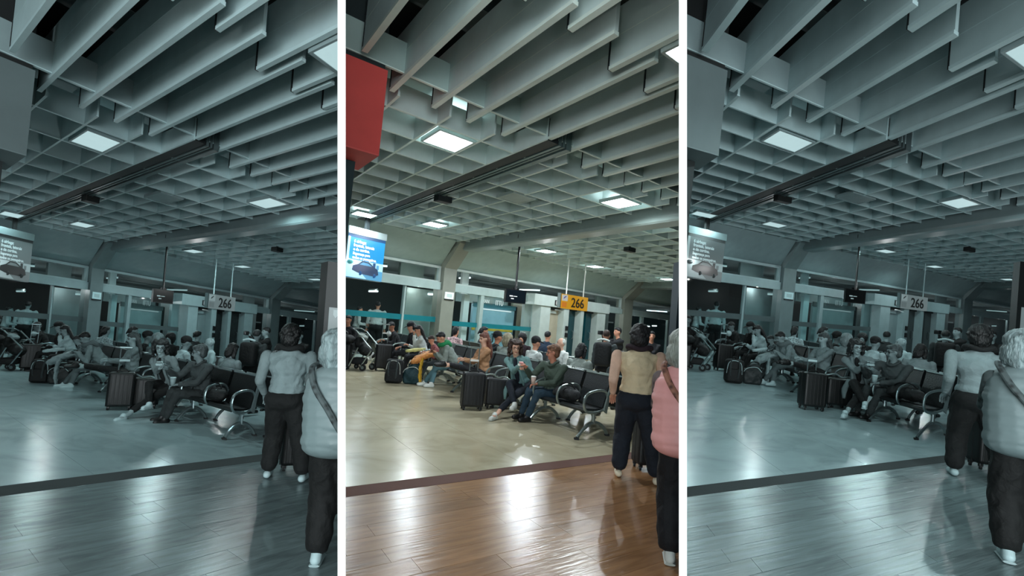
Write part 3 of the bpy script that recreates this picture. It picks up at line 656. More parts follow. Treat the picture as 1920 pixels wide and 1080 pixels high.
bench(2.5, 4, .78, True, g1, 'black bench back to back behind the curly-haired woman', arms=(0, 4))
bench(5.1, 4, .78, True, g1, 'black bench back to back behind the hooded young man', arms=(0, 4))
SR2 = SR; 
def bench_at(x, y, n, flip, lab):
    global SR
    k = SR; SR = V3(x, y, 0); bench(0, n, 0, flip, None, lab, arms=(0, n)); SR = k
bench_at(1.3, 11.3, 4, False, 'third row black bench under the white-haired man')
bench_at(-.45, 14.1, 2, True, 'small far bench under the ponytail woman')
bench_at(1.2, 13.8, 2, False, 'small far bench under the man in the dark blue jacket')
bench_at(-3.75, 13.3, 2, False, 'far left bench behind the stroller')

# ================================================================== PEOPLE
def rotm(ax, a): return np.array(Matrix.Rotation(a, 3, ax))
def ik(p, q, l1, l2, pole):
    d = q - p; D = np.linalg.norm(d); m_ = (l1 + l2) * .999
    if D > m_: q = p + d / D * m_; D = m_
    u = unit(d); x = (l1 * l1 - l2 * l2 + D * D) / (2 * D); h = math.sqrt(max(l1 * l1 - x * x, 0))
    pl = pole - u * np.dot(pole, u); return p + u * x + unit(pl) * h, q
def person(lab, x, y, head, S=1.65, hz=None, stand=False, lean=6, side=0, twist=0, hy=0, hp=0, feet=None, hands=None, skin='skin', hair='hair_black', style='short',
           top='c_grey', trou='c_black', shoe='shoe_black', sleeves=True, build=1.0, vox=.02, fing=True, topname='sweater', z0=0, trouname='trousers', collar=None, knee=None, wide=0, anchor=None, eyes=True, ground=None, elbow=None, vest=1.0):
    k = S / 1.7
    a = D2R(head); R0 = np.array([[math.sin(a), math.cos(a), 0], [-math.cos(a), math.sin(a), 0], [0, 0, 1]])     # columns: right, forward, up
    org = V3(x, y, z0)
    Wd = lambda p: org + R0 @ np.asarray(p, float)
    hz = (.53 * S if stand else .50) if hz is None else hz
    pel = V3(0, 0, hz)
    RT = rotm('Y', D2R(side)) @ rotm('X', -D2R(lean))
    RS = RT @ rotm('Z', D2R(twist))
    bl = .285 * S
    chest = pel + RT @ V3(0, 0, bl * .68); sh = pel + RT @ V3(0, 0, bl)
    sw = .108 * S * build
    shL, shR = sh + RS @ V3(-sw, 0, -.042), sh + RS @ V3(sw, 0, -.042)
    nk = sh + RT @ V3(0, .0, .03 * S); hd = sh + RT @ V3(0, .018, .055 * S) + V3(0, 0, .052 * S)
    RH = rotm('Z', D2R(hy)) @ rotm('X', -D2R(hp))
    hw = .052 * S
    hips = [pel + V3(-hw, 0, -.02), pel + V3(hw, 0, -.02)]
    if feet is None:
        feet = [(-.1, 0, 0), (.1, 0, 0)] if stand else [(-.12, .48, 0), (.12, .5, 0)]
    if hands is None:
        hands = [(-.22, .05, hz - .12), (.22, .05, hz - .12)] if stand else [(-.1, .3, .62), (.1, .32, .6)]
    ah = .045 * S
    legs = []
    for i, sgn in ((0, -1), (1, 1)):
        ft = V3(*feet[i]); an = ft + V3(0, 0, ah)
        pole = V3(.05 * sgn, 1, .35) if knee is None else V3(*knee[i])
        kn, an = ik(hips[i], an, .245 * S, .24 * S, pole); legs.append((hips[i], kn, an, ft))
    arms = []
    for i, (s0, sgn) in enumerate(((shL, -1), (shR, 1))):
        pole = V3(.45 * sgn, -.5, -1) if elbow is None else V3(*elbow[i])
        el, wr = ik(s0, V3(*hands[i]), .165 * S, .15 * S, pole); arms.append((s0, el, wr))
    B = build
    def torso(g, e=0.0, top_=False):
        if top_: ell(pel + RT @ V3(0, -.005, .07), ((.148 * B + e) * k, (.11 * B + e) * k, .1 * k), RT, g=g)
        else: ell(pel + RT @ V3(0, -.01, .0), ((.155 * B + e) * k, (.115 * B + e) * k, (.12 + e) * k), RT, g=g)
        ell(pel + RT @ V3(0, .0, bl * .35), ((.132 * B + e) * k, (.1 * B + e) * k, (.14 + e) * k), RT, g=g)
        ell(pel + RS @ V3(0, .0, bl * .66), ((.15 * B + e) * k, (.108 * B + e) * k, (.15 + e) * k), RS, g=g)
        capsule(shL * .86 + shR * .14 + RT @ V3(0, 0, -.02), shR * .86 + shL * .14 + RT @ V3(0, 0, -.02), (.05 + e) * k, (.05 + e) * k, g=g)
        ell(sh + RT @ V3(0, -.01, -.015), ((.12 + e) * k, (.062 + e * .8) * k, (.05 + e * .8) * k), RT, g=g)
        return g
    # body: one continuous surface
    g = G(); torso(g, -.012)
    capsule(sh + RT @ V3(0, 0, -.02), hd + V3(0, 0, -.05 * k), .055 * k, .05 * k, g=g)
    Hp = lambda p: hd + RH @ (V3(*p) * k)
    ell(hd + RH @ V3(0, -.008 * k, .022 * k), (.076 * k, .094 * k, .1 * k), RH, g=g)
    ell(Hp((0, .022, -.045)), (.055 * k, .066 * k, .07 * k), RH, g=g)
    capsule(Hp((0, .085, .015)), Hp((0, .104, -.02)), .011 * k, .016 * k, seg=8, g=g)
    ell(Hp((0, .075, -.092)), (.022 * k, .018 * k, .016 * k), RH, g=g)
    for sgn in (-1, 1):
        ell(Hp((.077 * sgn, -.005, -.005)), (.012 * k, .02 * k, .032 * k), RH, seg=8, rings=6, g=g)
        ell(Hp((.034 * sgn, .074, -.03)), (.02 * k, .018 * k, .02 * k), RH, seg=8, rings=6, g=g)
    for (h, kn, an, ft) in legs:
        capsule(h, kn, .082 * k * B, .053 * k, g=g); capsule(kn, kn * .62 + an * .38 + V3(0, 0, 0), .052 * k, .054 * k, g=g); capsule(kn * .62 + an * .38, an, .054 * k, .034 * k, g=g)
        fd = V3(0, 1, 0) if feet is None else unit(V3((ft[0] - 0) * .6, 1, 0))
        capsule(an + V3(0, 0, -.02), ft + fd * .12 * k + V3(0, 0, .03), .035 * k, .03 * k, g=g)
    for (s0, el, wr) in arms:
        capsule(s0, el, .05 * k * B, .039 * k, g=g); capsule(el, wr, .039 * k, .025 * k, g=g)
    for i, (s0, el, wr) in enumerate(arms):
        d = unit(wr - el); pal = wr + d * .05 * k
        up_ = V3(0, 0, 1); lat = unit(np.cross(d, up_)) if abs(d[2]) < .95 else V3(1, 0, 0); nr = np.cross(lat, d)
        M_ = np.stack([lat, d, nr], 1)
        ell(pal, (.04 * k, .05 * k, .02 * k), M_, seg=10, rings=8, g=g)
    body = blob(g, vox, 2)
    if fing:
        for i, (s0, el, wr) in enumerate(arms):
            sgn = -1 if i == 0 else 1
            d = unit(wr - el); lat = unit(np.cross(d, V3(0, 0, 1))) if abs(d[2]) < .95 else V3(1, 0, 0); nr = np.cross(lat, d)
            if nr[2] > 0: nr = -nr
            b = wr + d * .08 * k
            for f, (o, ln) in enumerate(((-.028, .066), (-.009, .078), (.01, .072), (.028, .056))):
                r_ = .0088 * k; p0 = b + lat * o * k; p1 = p0 + (d * .8 + nr * .45) * ln * .5 * k; p2 = p1 + (d * .25 + nr * .9) * ln * .5 * k
                capsule(p0 - d * .02, p1, r_ * 1.1, r_, seg=6, g=body); capsule(p1, p2, r_, r_ * .85, seg=6, g=body)
            tb_ = wr + d * .03 * k + lat * -sgn * .03 * k; t1 = tb_ + (d * .6 - lat * sgn * .7) * .04 * k; capsule(tb_, t1, .012 * k, .01 * k, seg=6, g=body); capsule(t1, t1 + (d * .8 + nr * .5) * .03 * k, .01 * k, .008 * k, seg=6, g=body)
    def W_(g_):
        o = G(); o.add(org + g_.V() @ R0.T, g_.f); return o
    t = Thing('person', lab, 'person', (x, y, z0), rigid=True, anchor=anchor)
    t.part('body', W_(body), skin, smooth=True)
    # top
    e = .014
    g = G(); torso(g, e, True)
    if sleeves:
        for (s0, el, wr) in arms:
            capsule(s0, el, (.046 * B + e * .8) * k, (.038 + e) * k, g=g); capsule(el, el * .12 + wr * .88, (.042 + e) * k, (.028 + e) * k, g=g)
    elif sleeves is None: pass
    q = None
    if topname == 'puffer_vest':
        for zf, rr in ((-.02, .2), (.2, .192), (.42, .188), (.64, .182), (.82, .16)):
            ell(pel + RT @ V3(0, -.01, bl * zf), (rr * 1.06 * k * B * vest, rr * .86 * k * B * vest, .14 * k), RT, g=g)
        tg = blob(g, .014, 3, quilt=(.012, .115))
    else: tg = blob(g, vox * .9, 3, wob=(.0035, 38))
    tp = t.part(topname, W_(tg), top, smooth=True)
    # trousers
    g = G()
    ell(pel + V3(0, -.012, -.03), ((.17 * B + wide * .4) * k, (.135 * B + wide * .3) * k, .13 * k), g=g)
    for sgn in (-1, 1): ell(pel + V3(.07 * sgn * B * k, -.05 * k, -.05 * k), (.09 * B * k, .09 * B * k, .1 * k), g=g)
    for (h, kn, an, ft) in legs:
        capsule(h, kn, (.087 * B + .008 + wide * .5) * k, (.064 + wide) * k, g=g)
        lo = kn * (.12 if wide < .02 else .2) + an * (.88 if wide < .02 else .8)
        capsule(kn, lo, (.064 + wide) * k, (.05 + wide) * k, g=g)
    t.part(trouname, W_(blob(g, vox * .9, 3, wob=(.003, 30))), trou, smooth=True)
    # shoes
    for i, (h, kn, an, ft) in enumerate(legs):
        fd = unit(V3(ft[0] * .5, 1, 0)); c = ft + V3(0, 0, .0); g = G()
        pitch = 0
        capsule(c + V3(0, 0, .045 * k) - fd * .03 * k, c + fd * .13 * k + V3(0, 0, .035 * k), .042 * k, .036 * k, g=g)
        if shoe != 'shoe_cream': ell(c + V3(0, 0, .08 * k), (.042 * k, .05 * k, .045 * k), g=g)
        sg = blob(g, .013, 2); V = sg.V(); zl = ft[2] + .006; V[:, 2] = np.maximum(V[:, 2], zl); sg = G().add(V, sg.f)
        sp = t.part('shoe', W_(sg), shoe, smooth=True)
        if shoe == 'shoe_white': sp.part('sole', W_(tube([c - fd * .06 * k + V3(0, 0, .012), c + fd * .15 * k + V3(0, 0, .012)], .04 * k, n=1, flat=.25)), 'sole')
    # hair
    g = G(); rn = random.Random(hash(lab) % 1000 if False else len(lab) * 7)
    def H(c, r): ell(Hp(c), tuple(q_ * k for q_ in r), RH, seg=12, rings=8, g=g)
    if style == 'bald': H((0, -.03, .03), (.076, .08, .085))
    else: H((0, -.02, .038), (.083, .096, .094)); H((0, .03, .082), (.066, .058, .036))
    if style == 'mid':
        H((0, -.035, .035), (.092, .098, .1)); H((0, -.05, -.03), (.09, .06, .07)); H((0, .04, .085), (.07, .05, .035))
    if style in ('long', 'ponytail'):
        H((0, -.055, -.01), (.082, .06, .1))
        if style == 'long':
            for o in (-.06, -.02, .02, .06):
                b1 = sh + RT @ V3(o * 1.3, -.1 * k, -.02); b2 = sh + RT @ V3(o * 1.2, -.125 * k, -.17 * k); capsule(Hp((o, -.075, -.03)), b1, .036 * k, .038 * k, seg=8, g=g); capsule(b1, b2, .038 * k, .022 * k, seg=8, g=g)
        else: capsule(Hp((0, -.11, .03)), Hp((0, -.15, -.1)), .032 * k, .022 * k, g=g)
    if style == 'sidelong':
        for sgn in (-1, 1):
            capsule(Hp((.075 * sgn, 0, .02)), Hp((.08 * sgn, .01, -.13)), .034 * k, .03 * k, g=g)
        H((0, -.06, -.05), (.09, .055, .12))
    if style == 'curly':
        for i in range(110):
            th = rn.uniform(.95, 5.33) + math.pi / 2; zz = rn.uniform(-.15, .12); r_ = .098 + .02 * rn.random() - (.35 * max(0, zz - .05))
            H((math.cos(th) * r_, math.sin(th) * r_ - .01, zz), (.026, .026, .028))
        for i in range(40):
            th = rn.uniform(0, 6.28); r_ = rn.uniform(0, .08); H((math.cos(th) * r_, math.sin(th) * r_ - .015, .115 - r_ * .35), (.027, .027, .024))
    if style == 'round':
        H((0, -.02, .035), (.11, .12, .112)); H((0, -.05, -.04), (.1, .095, .1)); H((0, -.04, -.1), (.075, .07, .08))
        for i in range(60):
            th = rn.uniform(0, 6.28); ph = rn.uniform(-.6, 1.4); H((.1 * math.cos(th) * math.cos(ph), .1 * math.sin(th) * math.cos(ph) - .03, .1 * math.sin(ph) + .02), (.022, .022, .022))
    if style == 'bob':
        H((0, -.03, .04), (.113, .12, .102)); H((0, -.06, -.05), (.118, .09, .11)); H((-.062, -.03, -.06), (.062, .075, .095)); H((.062, -.03, -.06), (.062, .075, .095)); H((0, -.09, -.12), (.08, .04, .06))
    if style == 'hood': H((0, -.035, .01), (.1, .1, .125))
    hn = {'hood': 'hood'}.get(style, 'hair')
    hg = blob(g, .011 if vox < .018 else .016, 1 if style == 'curly' else 2, wob=(.0025, 90) if style not in ('short', 'bald') else None)
    t.part(hn, W_(hg), hair, smooth=True)
    if eyes:
        for sgn in (-1, 1):
            t.part('eye', W_(ell(Hp((.03 * sgn, .077, .008)), (.013 * k, .012 * k, .008 * k), RH, seg=8, rings=6)), 'eye')
            t.part('eyebrow', W_(tube([Hp((.013 * sgn, .086, .03)), Hp((.03 * sgn, .084, .036)), Hp((.048 * sgn, .072, .03))], .004 * k, seg=5, n=2)), 'hair_brown' if 'silver' not in hair else hair)
        t.part('mouth', W_(ell(Hp((0, .082, -.058)), (.024 * k, .009 * k, .007 * k), RH, seg=8, rings=6)), 'lip')
    t.i = dict(k=k, Hp=Hp, RH=RH, W=W_, hd=hd, sh=sh, pel=pel, RT=RT, RS=RS, arms=arms, legs=legs, org=org, R0=R0, Wd=Wd, bl=bl, top=tp, chest=chest)
    return t
def glasses(t, m='black'):
    i = t.i; Hp = i['Hp']; k = i['k']; g = G()
    for sgn in (-1, 1):
        c = [(.03 + .026 * math.cos(q), .094 - .02 * abs(math.cos(q)) * (math.cos(q) > 0), .006 + .02 * math.sin(q)) for q in np.linspace(0, 2 * math.pi, 11)]
        tube([Hp((a * sgn, b, c_)) for a, b, c_ in c], .003 * k, seg=5, n=1, g=g); tube([Hp((.056 * sgn, .076, .01)), Hp((.08 * sgn, -.0, .012))], .003 * k, seg=5, n=1, g=g)
    tube([Hp((-.006, .1, .01)), Hp((.006, .1, .01))], .003 * k, seg=5, n=1, g=g)
    t.part('glasses', i['W'](g), m)
def cap(t, m='c_black'):
    i = t.i; Hp = i['Hp']; k = i['k']; g = ell(Hp((0, -.015, .06)), (.09 * k, .105 * k, .085 * k), i['RH'])
    c = t.part('cap', i['W'](g), m, smooth=True)
    c.part('peak', i['W'](ell(Hp((0, .12, .045)), (.065 * k, .07 * k, .01 * k), i['RH'] @ rotm('X', -.15), seg=12, rings=6)), m)

# 1. woman standing nearest the benches, seen from behind
p = person('standing woman seen from behind in {beige|pale} top and black trousers', 1.42, 5.68, 80, S=1.63, stand=True, lean=-1, side=-2, feet=[(-.13, .06, 0), (.25, -.06, 0)],
           hands=[(-.25, .1, .86), (.27, .14, .86)], skin='skin', hair='hair_black', elbow=[(-.15, -1, -.5), (.15, -1, -.5)], style='round', top='c_beige', trou='c_navy', shoe='shoe_cream', sleeves=False, build=1.27, vox=.014, wide=.04, topname='blouse', eyes=False)
i = p.i; g = G()
tube([i['sh'] + V3(.12 * math.cos(q), .01 - .085 * math.sin(q), .05 + .012 * math.sin(3 * q)) for q in np.linspace(-.3, math.pi + .3, 9)], .03, seg=10, n=3, g=g)
ell(i['sh'] + V3(0, -.0, .05), (.1, .075, .05), g=g)
p.part('scarf', i['W'](blob(g, .014, 2)), 'c_wine', smooth=True)
for (s0, el, wr) in i['arms']:
    g = G(); capsule(s0, el, .064, .052, g=g); capsule(el, el * .1 + wr * .9, .05, .036, g=g)
    i['top'].part('sleeve', i['W'](blob(g, .014, 2)), 'c_peach', smooth=True)
g = G(); tube([i['pel'] + V3(.168 * math.cos(q), .128 * math.sin(q), .02) for q in np.linspace(0, 6.28, 17)], .022, n=1, g=g); i['top'].part('hem', i['W'](g), 'c_beige', smooth=True)
# 2. woman in the vest, nearest the camera
p = person('woman with short {silver|pale} hair in quilted {pink|pale} vest', 1.3, 3.74, 76, S=1.6, stand=True, lean=0, side=-7, vest=1.36, feet=[(-.06, -.02, 0), (.16, .05, 0)], hands=[(-.06, .34, 1.0), (.1, .34, 1.0)],
           hair='hair_silver', style='bob', top='c_pink', trou='c_black', shoe='shoe_white', sleeves=False, build=.92, vox=.014, wide=.045, elbow=[(0, .7, -1), (0, .7, -1)], topname='puffer_vest', eyes=False)
i = p.i
for (s0, el, wr) in i['arms']:
    g = G(); capsule(s0, el, .055, .048, g=g); capsule(el, el * .2 + wr * .8, .048, .036, g=g); p.part('sleeve', i['W'](blob(g, .014, 2)), 'c_pattern', smooth=True)
P_ = [(-.12, .03, .03), (-.135, -.1, .0), (-.08, -.185, -.12), (.02, -.212, -.25), (.12, -.2, -.4), (.2, -.08, -.52), (.2, .05, -.56)]
p.part('shoulder_strap', i['W'](tube([i['sh'] + V3(a * 1.0, b, c_ + .02) for a, b, c_ in P_], .021, seg=8, n=5, flat=.6)), 'strap', label='woven patterned bag strap across the back')
# 3. man with the coffee
p = person('seated man with glasses in {olive|dark} jacket holding a coffee cup', .84, 8.62, 214, S=1.7, hz=.45, lean=13, side=-4, twist=14, hy=-30, hp=12, feet=[(.02, .5, 0), (.24, .46, 0)],
           hands=[(-.04, .4, .6), (.17, .5, .82)], skin='skin_red', hair='hair_ginger', style='mid', top='c_olive', trou='c_jean', shoe='shoe_black', build=1.12, vox=.013, topname='jacket')
MAN = p; glasses(p, 'hair_brown')
i = p.i; g = G(); tube([i['sh'] + i['RT'] @ V3(.085 * math.cos(q), .01 + .085 * math.sin(q), .03 - .045 * max(0, math.sin(q))) for q in np.linspace(0, 6.28, 15)], .02, n=1, g=g); i['top'].part('collar', i['W'](g), 'c_olive', smooth=True)
for z_ in (.1, .2): i['top'].part('pocket', i['W'](rbox(i['pel'] + i['RT'] @ V3(.09, .135, z_ + .03), .09, .012, .08, .006)), 'c_olive')
cupp = i['Wd'](i['arms'][0][2] + V3(.02, .07, .045))
# 4. curly haired woman
p = person('seated woman with dark curly hair and glasses in {light teal|pale} cardigan', .3, 9.02, 246, S=1.66, hz=.5, lean=20, side=8, hy=34, hp=14, feet=[(.06, .82, 0), (-.16, .6, .17)],
           hands=[(-.2, .38, .78), (-.12, .42, .84)], skin='skin_pale', hair='hair_brown', style='curly', top='c_teal', trou='c_navy', shoe='shoe_white', build=1.0, vox=.013, topname='cardigan')
CUR = p; glasses(p); i = p.i
p.part('shirt', i['W'](blob(ell(i['pel'] + i['RS'] @ V3(0, .05, i['bl'] * .55), (.055, .1, .24), i['RS']), .012, 2)), 'c_navy', smooth=True)
g = G()
for sgn in (-1, 1): tube([i['sh'] + i['RS'] @ V3(sgn * .06, .07, .02), i['pel'] + i['RS'] @ V3(sgn * .075, .13, .3), i['pel'] + i['RS'] @ V3(sgn * .1, .13, .02)], .02, n=4, g=g)
tube([i['pel'] + V3(.15, .1, .05), i['pel'] + V3(.2, .16, -.12), i['pel'] + V3(.2, .17, -.27)], [.05, .06, .03], n=4, flat=.5, g=g)
i['top'].part('lapel', i['W'](g), 'c_teal', smooth=True)
snack = i['Wd'](i['arms'][1][2] + V3(-.06, .1, .02))
# 5. woman in brown blouse
p = person('long-haired woman in {tan|grey} blouse with legs up on suitcase', -.4, 10.1, 208, S=1.66, hz=.5, lean=2, hy=0, hp=16, feet=[(-.02, .84, .6), (-.14, .86, .6)],
           hands=[(.1, .36, .72), (.2, .34, .74)], skin='skin_pale', hair='hair_auburn', style='long', top='c_brown', trou='c_black', shoe='shoe_black', vox=.017, topname='blouse', knee=[(0, .2, 1), (0, .2, 1)])
# 6. hooded young man
p = person('young man bent over his phone in sweater with {green|dark} hood', -1.05, 11.5, 200, S=1.72, hz=.5, lean=38, hy=0, hp=34, feet=[(.06, .62, 0), (-.12, .52, 0)],
           hands=[(-.06, .46, .72), (.1, .48, .7)], hair='hair_black', style='short', top='c_grey', trou='c_tealjean', shoe='shoe_white', vox=.017, topname='sweater', build=1.08)
i = p.i; g = G(); tube([i['sh'] + i['RT'] @ V3(.11 * math.cos(q), -.02 + .09 * math.sin(q), .03 + .02 * math.sin(q)) for q in np.linspace(0, 6.28, 15)], .05, n=1, g=g); ell(i['sh'] + i['RT'] @ V3(0, -.1, -.03), (.14, .06, .1), i['RT'], g=g)
p.part('hood', i['W'](blob(g, .016, 2)), 'c_green', smooth=True)
phone = i['Wd'](V3(.02, .54, .74))
# 7. child
p = person('child in {red|grey} checked shirt leaning on the hooded young man', -1.46, 12.05, 200, S=1.32, hz=.5, lean=30, hp=30, feet=[(-.1, .42, .05), (.1, .42, .05)], hands=[(-.06, .34, .66), (.12, .36, .64)],
           hair='hair_brown', style='short', top='c_plaid', trou='c_dkgrey', shoe='shoe_black', vox=.018, topname='shirt', build=.95)
CH = p
# 8. girl in white
p = person('seated woman with long black hair in white sweater resting head on hand', -1.95, 12.95, 198, S=1.64, hz=.5, lean=20, hy=0, hp=26, hands=[(.02, .3, .98), (.12, .4, .72)], hair='hair_black', style='long', top='c_white', trou='c_black', vox=.018, feet=[(-.1, .5, 0), (.1, .5, 0)])
# 9
p = person('seated woman in black cap behind the long-haired woman in white', -2.4, 13.75, 200, S=1.66, hz=.5, lean=8, hp=24, top='c_black', trou='c_black', hair='hair_black', style='ponytail', vox=.022, topname='jacket'); cap(p)
# 10
p = person('seated traveller in black with crossed legs and one white sock', -2.9, 14.55, 204, S=1.66, hz=.5, lean=26, hp=32, feet=[(.02, .74, .14), (-.1, .5, 0)], hands=[(-.12, .44, .7), (.12, .46, .66)], top='c_black', trou='c_black', hair='hair_black', style='short', shoe='shoe_white', vox=.022, topname='jacket', skin='skin_tan')
i = p.i; p.part('sock', i['W'](capsule(V3(.02, .74, .2), V3(.02, .7, .32), .048, .052)), 'c_white', smooth=True)
p.part('scarf', i['W'](blob(ell(i['sh'] + V3(.02, .1, -.04), (.1, .07, .08)), .016, 2)), 'c_white', smooth=True)
# 11-13 beyond the glass
person('woman in dark clothes standing behind the glass by the pale panel', -3.75, 19.35, 262, S=1.66, stand=True, top='c_dkgrey', trou='c_black', hair='hair_black', style='ponytail', vox=.026, topname='coat', z0=0)
person('broad man in white shirt with back turned behind glass', -4.42, 17.85, 92, S=1.78, stand=True, top='c_white', trou='c_black', hair='hair_black', style='short', vox=.026, topname='shirt', eyes=False, build=1.25, feet=[(-.12, 0, 0), (.12, 0, 0)], hands=[(-.3, .05, .84), (.3, .05, .84)])
person('shorter person in white shirt left of the broad-backed man', -5.0, 17.6, 20, S=1.56, stand=True, top='c_white', trou='c_dkgrey', hair='hair_black', style='short', vox=.026, topname='shirt', hands=[(-.1, .32, .98), (.12, .3, .95)])
# 14
person('seated person in dark jacket behind the stroller at far left', -4.05, 13.6, 262, S=1.72, hz=.5, lean=2, hp=4, top='c_black', trou='c_black', hair='hair_black', style='short', vox=.022, topname='jacket', skin='skin_tan')
# 15-16
person('woman in {pink|pale} floral shirt behind the hooded young man', -1.34, 13.35, 60, S=1.66, hz=.5, top='c_floral', trou='c_black', hair='hair_black', style='ponytail', vox=.022, topname='shirt')
person('far seated woman with black ponytail looking right before the pale vehicle', -.72, 14.55, 5, S=1.7, hz=.52, top='c_dkgrey', trou='c_black', hair='hair_black', style='ponytail', vox=.024, topname='jacket', hp=8)
# 17-22
p = person('seated man in black cap between the auburn and curly-haired women', -.28, 11.6, 20, S=1.68, hz=.5, top='c_black', trou='c_black', hair='hair_black', vox=.022, topname='jacket', skin='skin_tan'); cap(p)
person('person with {blond|pale} hair directly behind the curly-haired woman', -.02, 11.15, 60, S=1.66, hz=.5, top='c_grey', trou='c_dkgrey', hair='hair_blonde', style='bob', vox=.022, eyes=False)
person('dark-haired person behind the right shoulder of the curly-haired woman', .37, 12.75, 250, S=1.66, hz=.5, top='c_wine', trou='c_black', hair='hair_black', style='round', vox=.024)
p = person('seated man in white hoodie and black cap, seen from behind', .5, 10.45, 30, S=1.66, hz=.5, top='c_white', trou='c_black', hair='hair_black', vox=.02, topname='hoodie', build=1.1, hp=10); cap(p)
person('seated man in dark blue jacket in front of the {tan|pale} door', 1.02, 14.1, 60, S=1.78, hz=.52, top='c_blue', trou='c_black', hair='hair_black', vox=.024, topname='jacket', eyes=False, build=1.15)
person('white-haired old man seated behind the man in glasses', 1.22, 11.5, 210, S=1.66, hz=.5, top='c_white', trou='c_dkgrey', hair='hair_white', style='bald', skin='skin_pale', vox=.02, topname='shirt', hy=-30)
# 23
p = person('seated woman with dark hair in grey sweater, back to the camera', 1.24, 9.25, 48, S=1.64, hz=.5, lean=8, hp=20, top='c_grey', trou='c_black', hair='hair_black', style='sidelong', vox=.017, build=1.12, eyes=False)
# 24
p = person('standing person wearing a black backpack near the gate door', 1.92, 10.5, 70, S=1.54, stand=True, top='c_dkgrey', trou='c_black', hair='hair_brown', style='short', vox=.018, topname='jacket', eyes=False, build=1.1)
i = p.i; g = rbox(i['sh'] + V3(0, -.23, -.2), .32, .2, .46, .08, seg=3); b = p.part('backpack', i['W'](g), 'bag_black', smooth=True)
b.part('white_trim', i['W'](tube([i['sh'] + V3(-.12, -.26, .06), i['sh'] + V3(0, -.28, .09), i['sh'] + V3(.12, -.26, .06)], .02, n=3)), 'c_white')
# 25
p = person('standing man raising a black camera beside the second pillar', 2.72, 13.0, 200, S=1.62, stand=True, top='c_black', trou='c_black', hair='hair_black', vox=.022, topname='jacket', hands=[(.0, .42, 1.38), (.12, .4, 1.4)])
i = p.i; p.part('camera', i['W'](rbox(V3(.06, .5, 1.44), .14, .1, .1, .02)), 'plastic_black')
# 26-27
p = person('seated person in dark patterned shirt left of the {beige|pale} top woman', 1.76, 8.75, 40, S=1.6, hz=.5, lean=22, hp=25, top='c_dkgrey', trou='c_black', hair='hair_brown', style='long', vox=.018, topname='shirt', eyes=False, skin='skin_tan')
person('standing person in black at far right before the dark windows', 3.25, 12.1, 255, S=1.6, stand=True, top='c_black', trou='c_black', hair='hair_black', vox=.022, topname='coat', hands=[(.1, .3, 1.2), (.2, .1, .75)])
person('person in dark clothes seated below the man with camera', 2.55, 10.9, 240, S=1.6, hz=.52, top='c_wine', trou='c_black', hair='hair_black', vox=.022, topname='coat', style='round')

# ================================================================== THINGS ON THE FLOOR AND IN HANDS
def rig(name, lab, cat, loc, **k): return Thing(name, lab, cat, loc, rigid=True, **k)
t = rig('coffee_cup', 'paper coffee cup in the hand of the man with glasses', 'cup', cupp, anchor=MAN.loc)
c = cupp; t.part('cup', tube([c - (0, 0, .05), c + (0, 0, .055)], [.03, .04], n=1, seg=14), 'cup', smooth=True); t.part('lid', tube([c + (0, 0, .055), c + (0, 0, .07)], [.043, .038], n=1, seg=14), 'cup_lid')
t = rig('snack_box', 'small white snack box held between curly-haired woman and man', 'snack', snack, anchor=CUR.loc)
t.part('carton', rbox(snack, .09, .06, .035, .008, 30), 'paper'); t.part('lid', rbox(snack + (0, .03, .035), .08, .01, .04, .003, 30, tilt=-50), 'paper'); t.part('napkin', rbox(snack + (.0, -.02, .035), .07, .05, .03, .012, 10), 'c_pink')
t = rig('phone', 'dark phone held by the hooded young man', 'phone', phone, anchor=(-1.12, 11.5, 0)); t.part('casing', rbox(phone, .08, .15, .012, .005, 222, tilt=30), 'plastic_black'); t.part('screen', rbox(phone + (0, 0, .007), .07, .13, .004, .002, 222, tilt=30), 'screen_off')
def wheel(t, p, r, ang, w_=.02, m='rubber', nm='wheel'):
    a = D2R(ang); d = V3(math.cos(a), math.sin(a), 0)
    q = t.part(nm, tube([V3(*p) - d * w_ / 2, V3(*p) + d * w_ / 2], r, seg=16, n=1), m); q.part('hub', tube([V3(*p) - d * (w_ / 2 + .004), V3(*p) + d * (w_ / 2 + .004)], r * .45, seg=10, n=1), 'silver'); return q
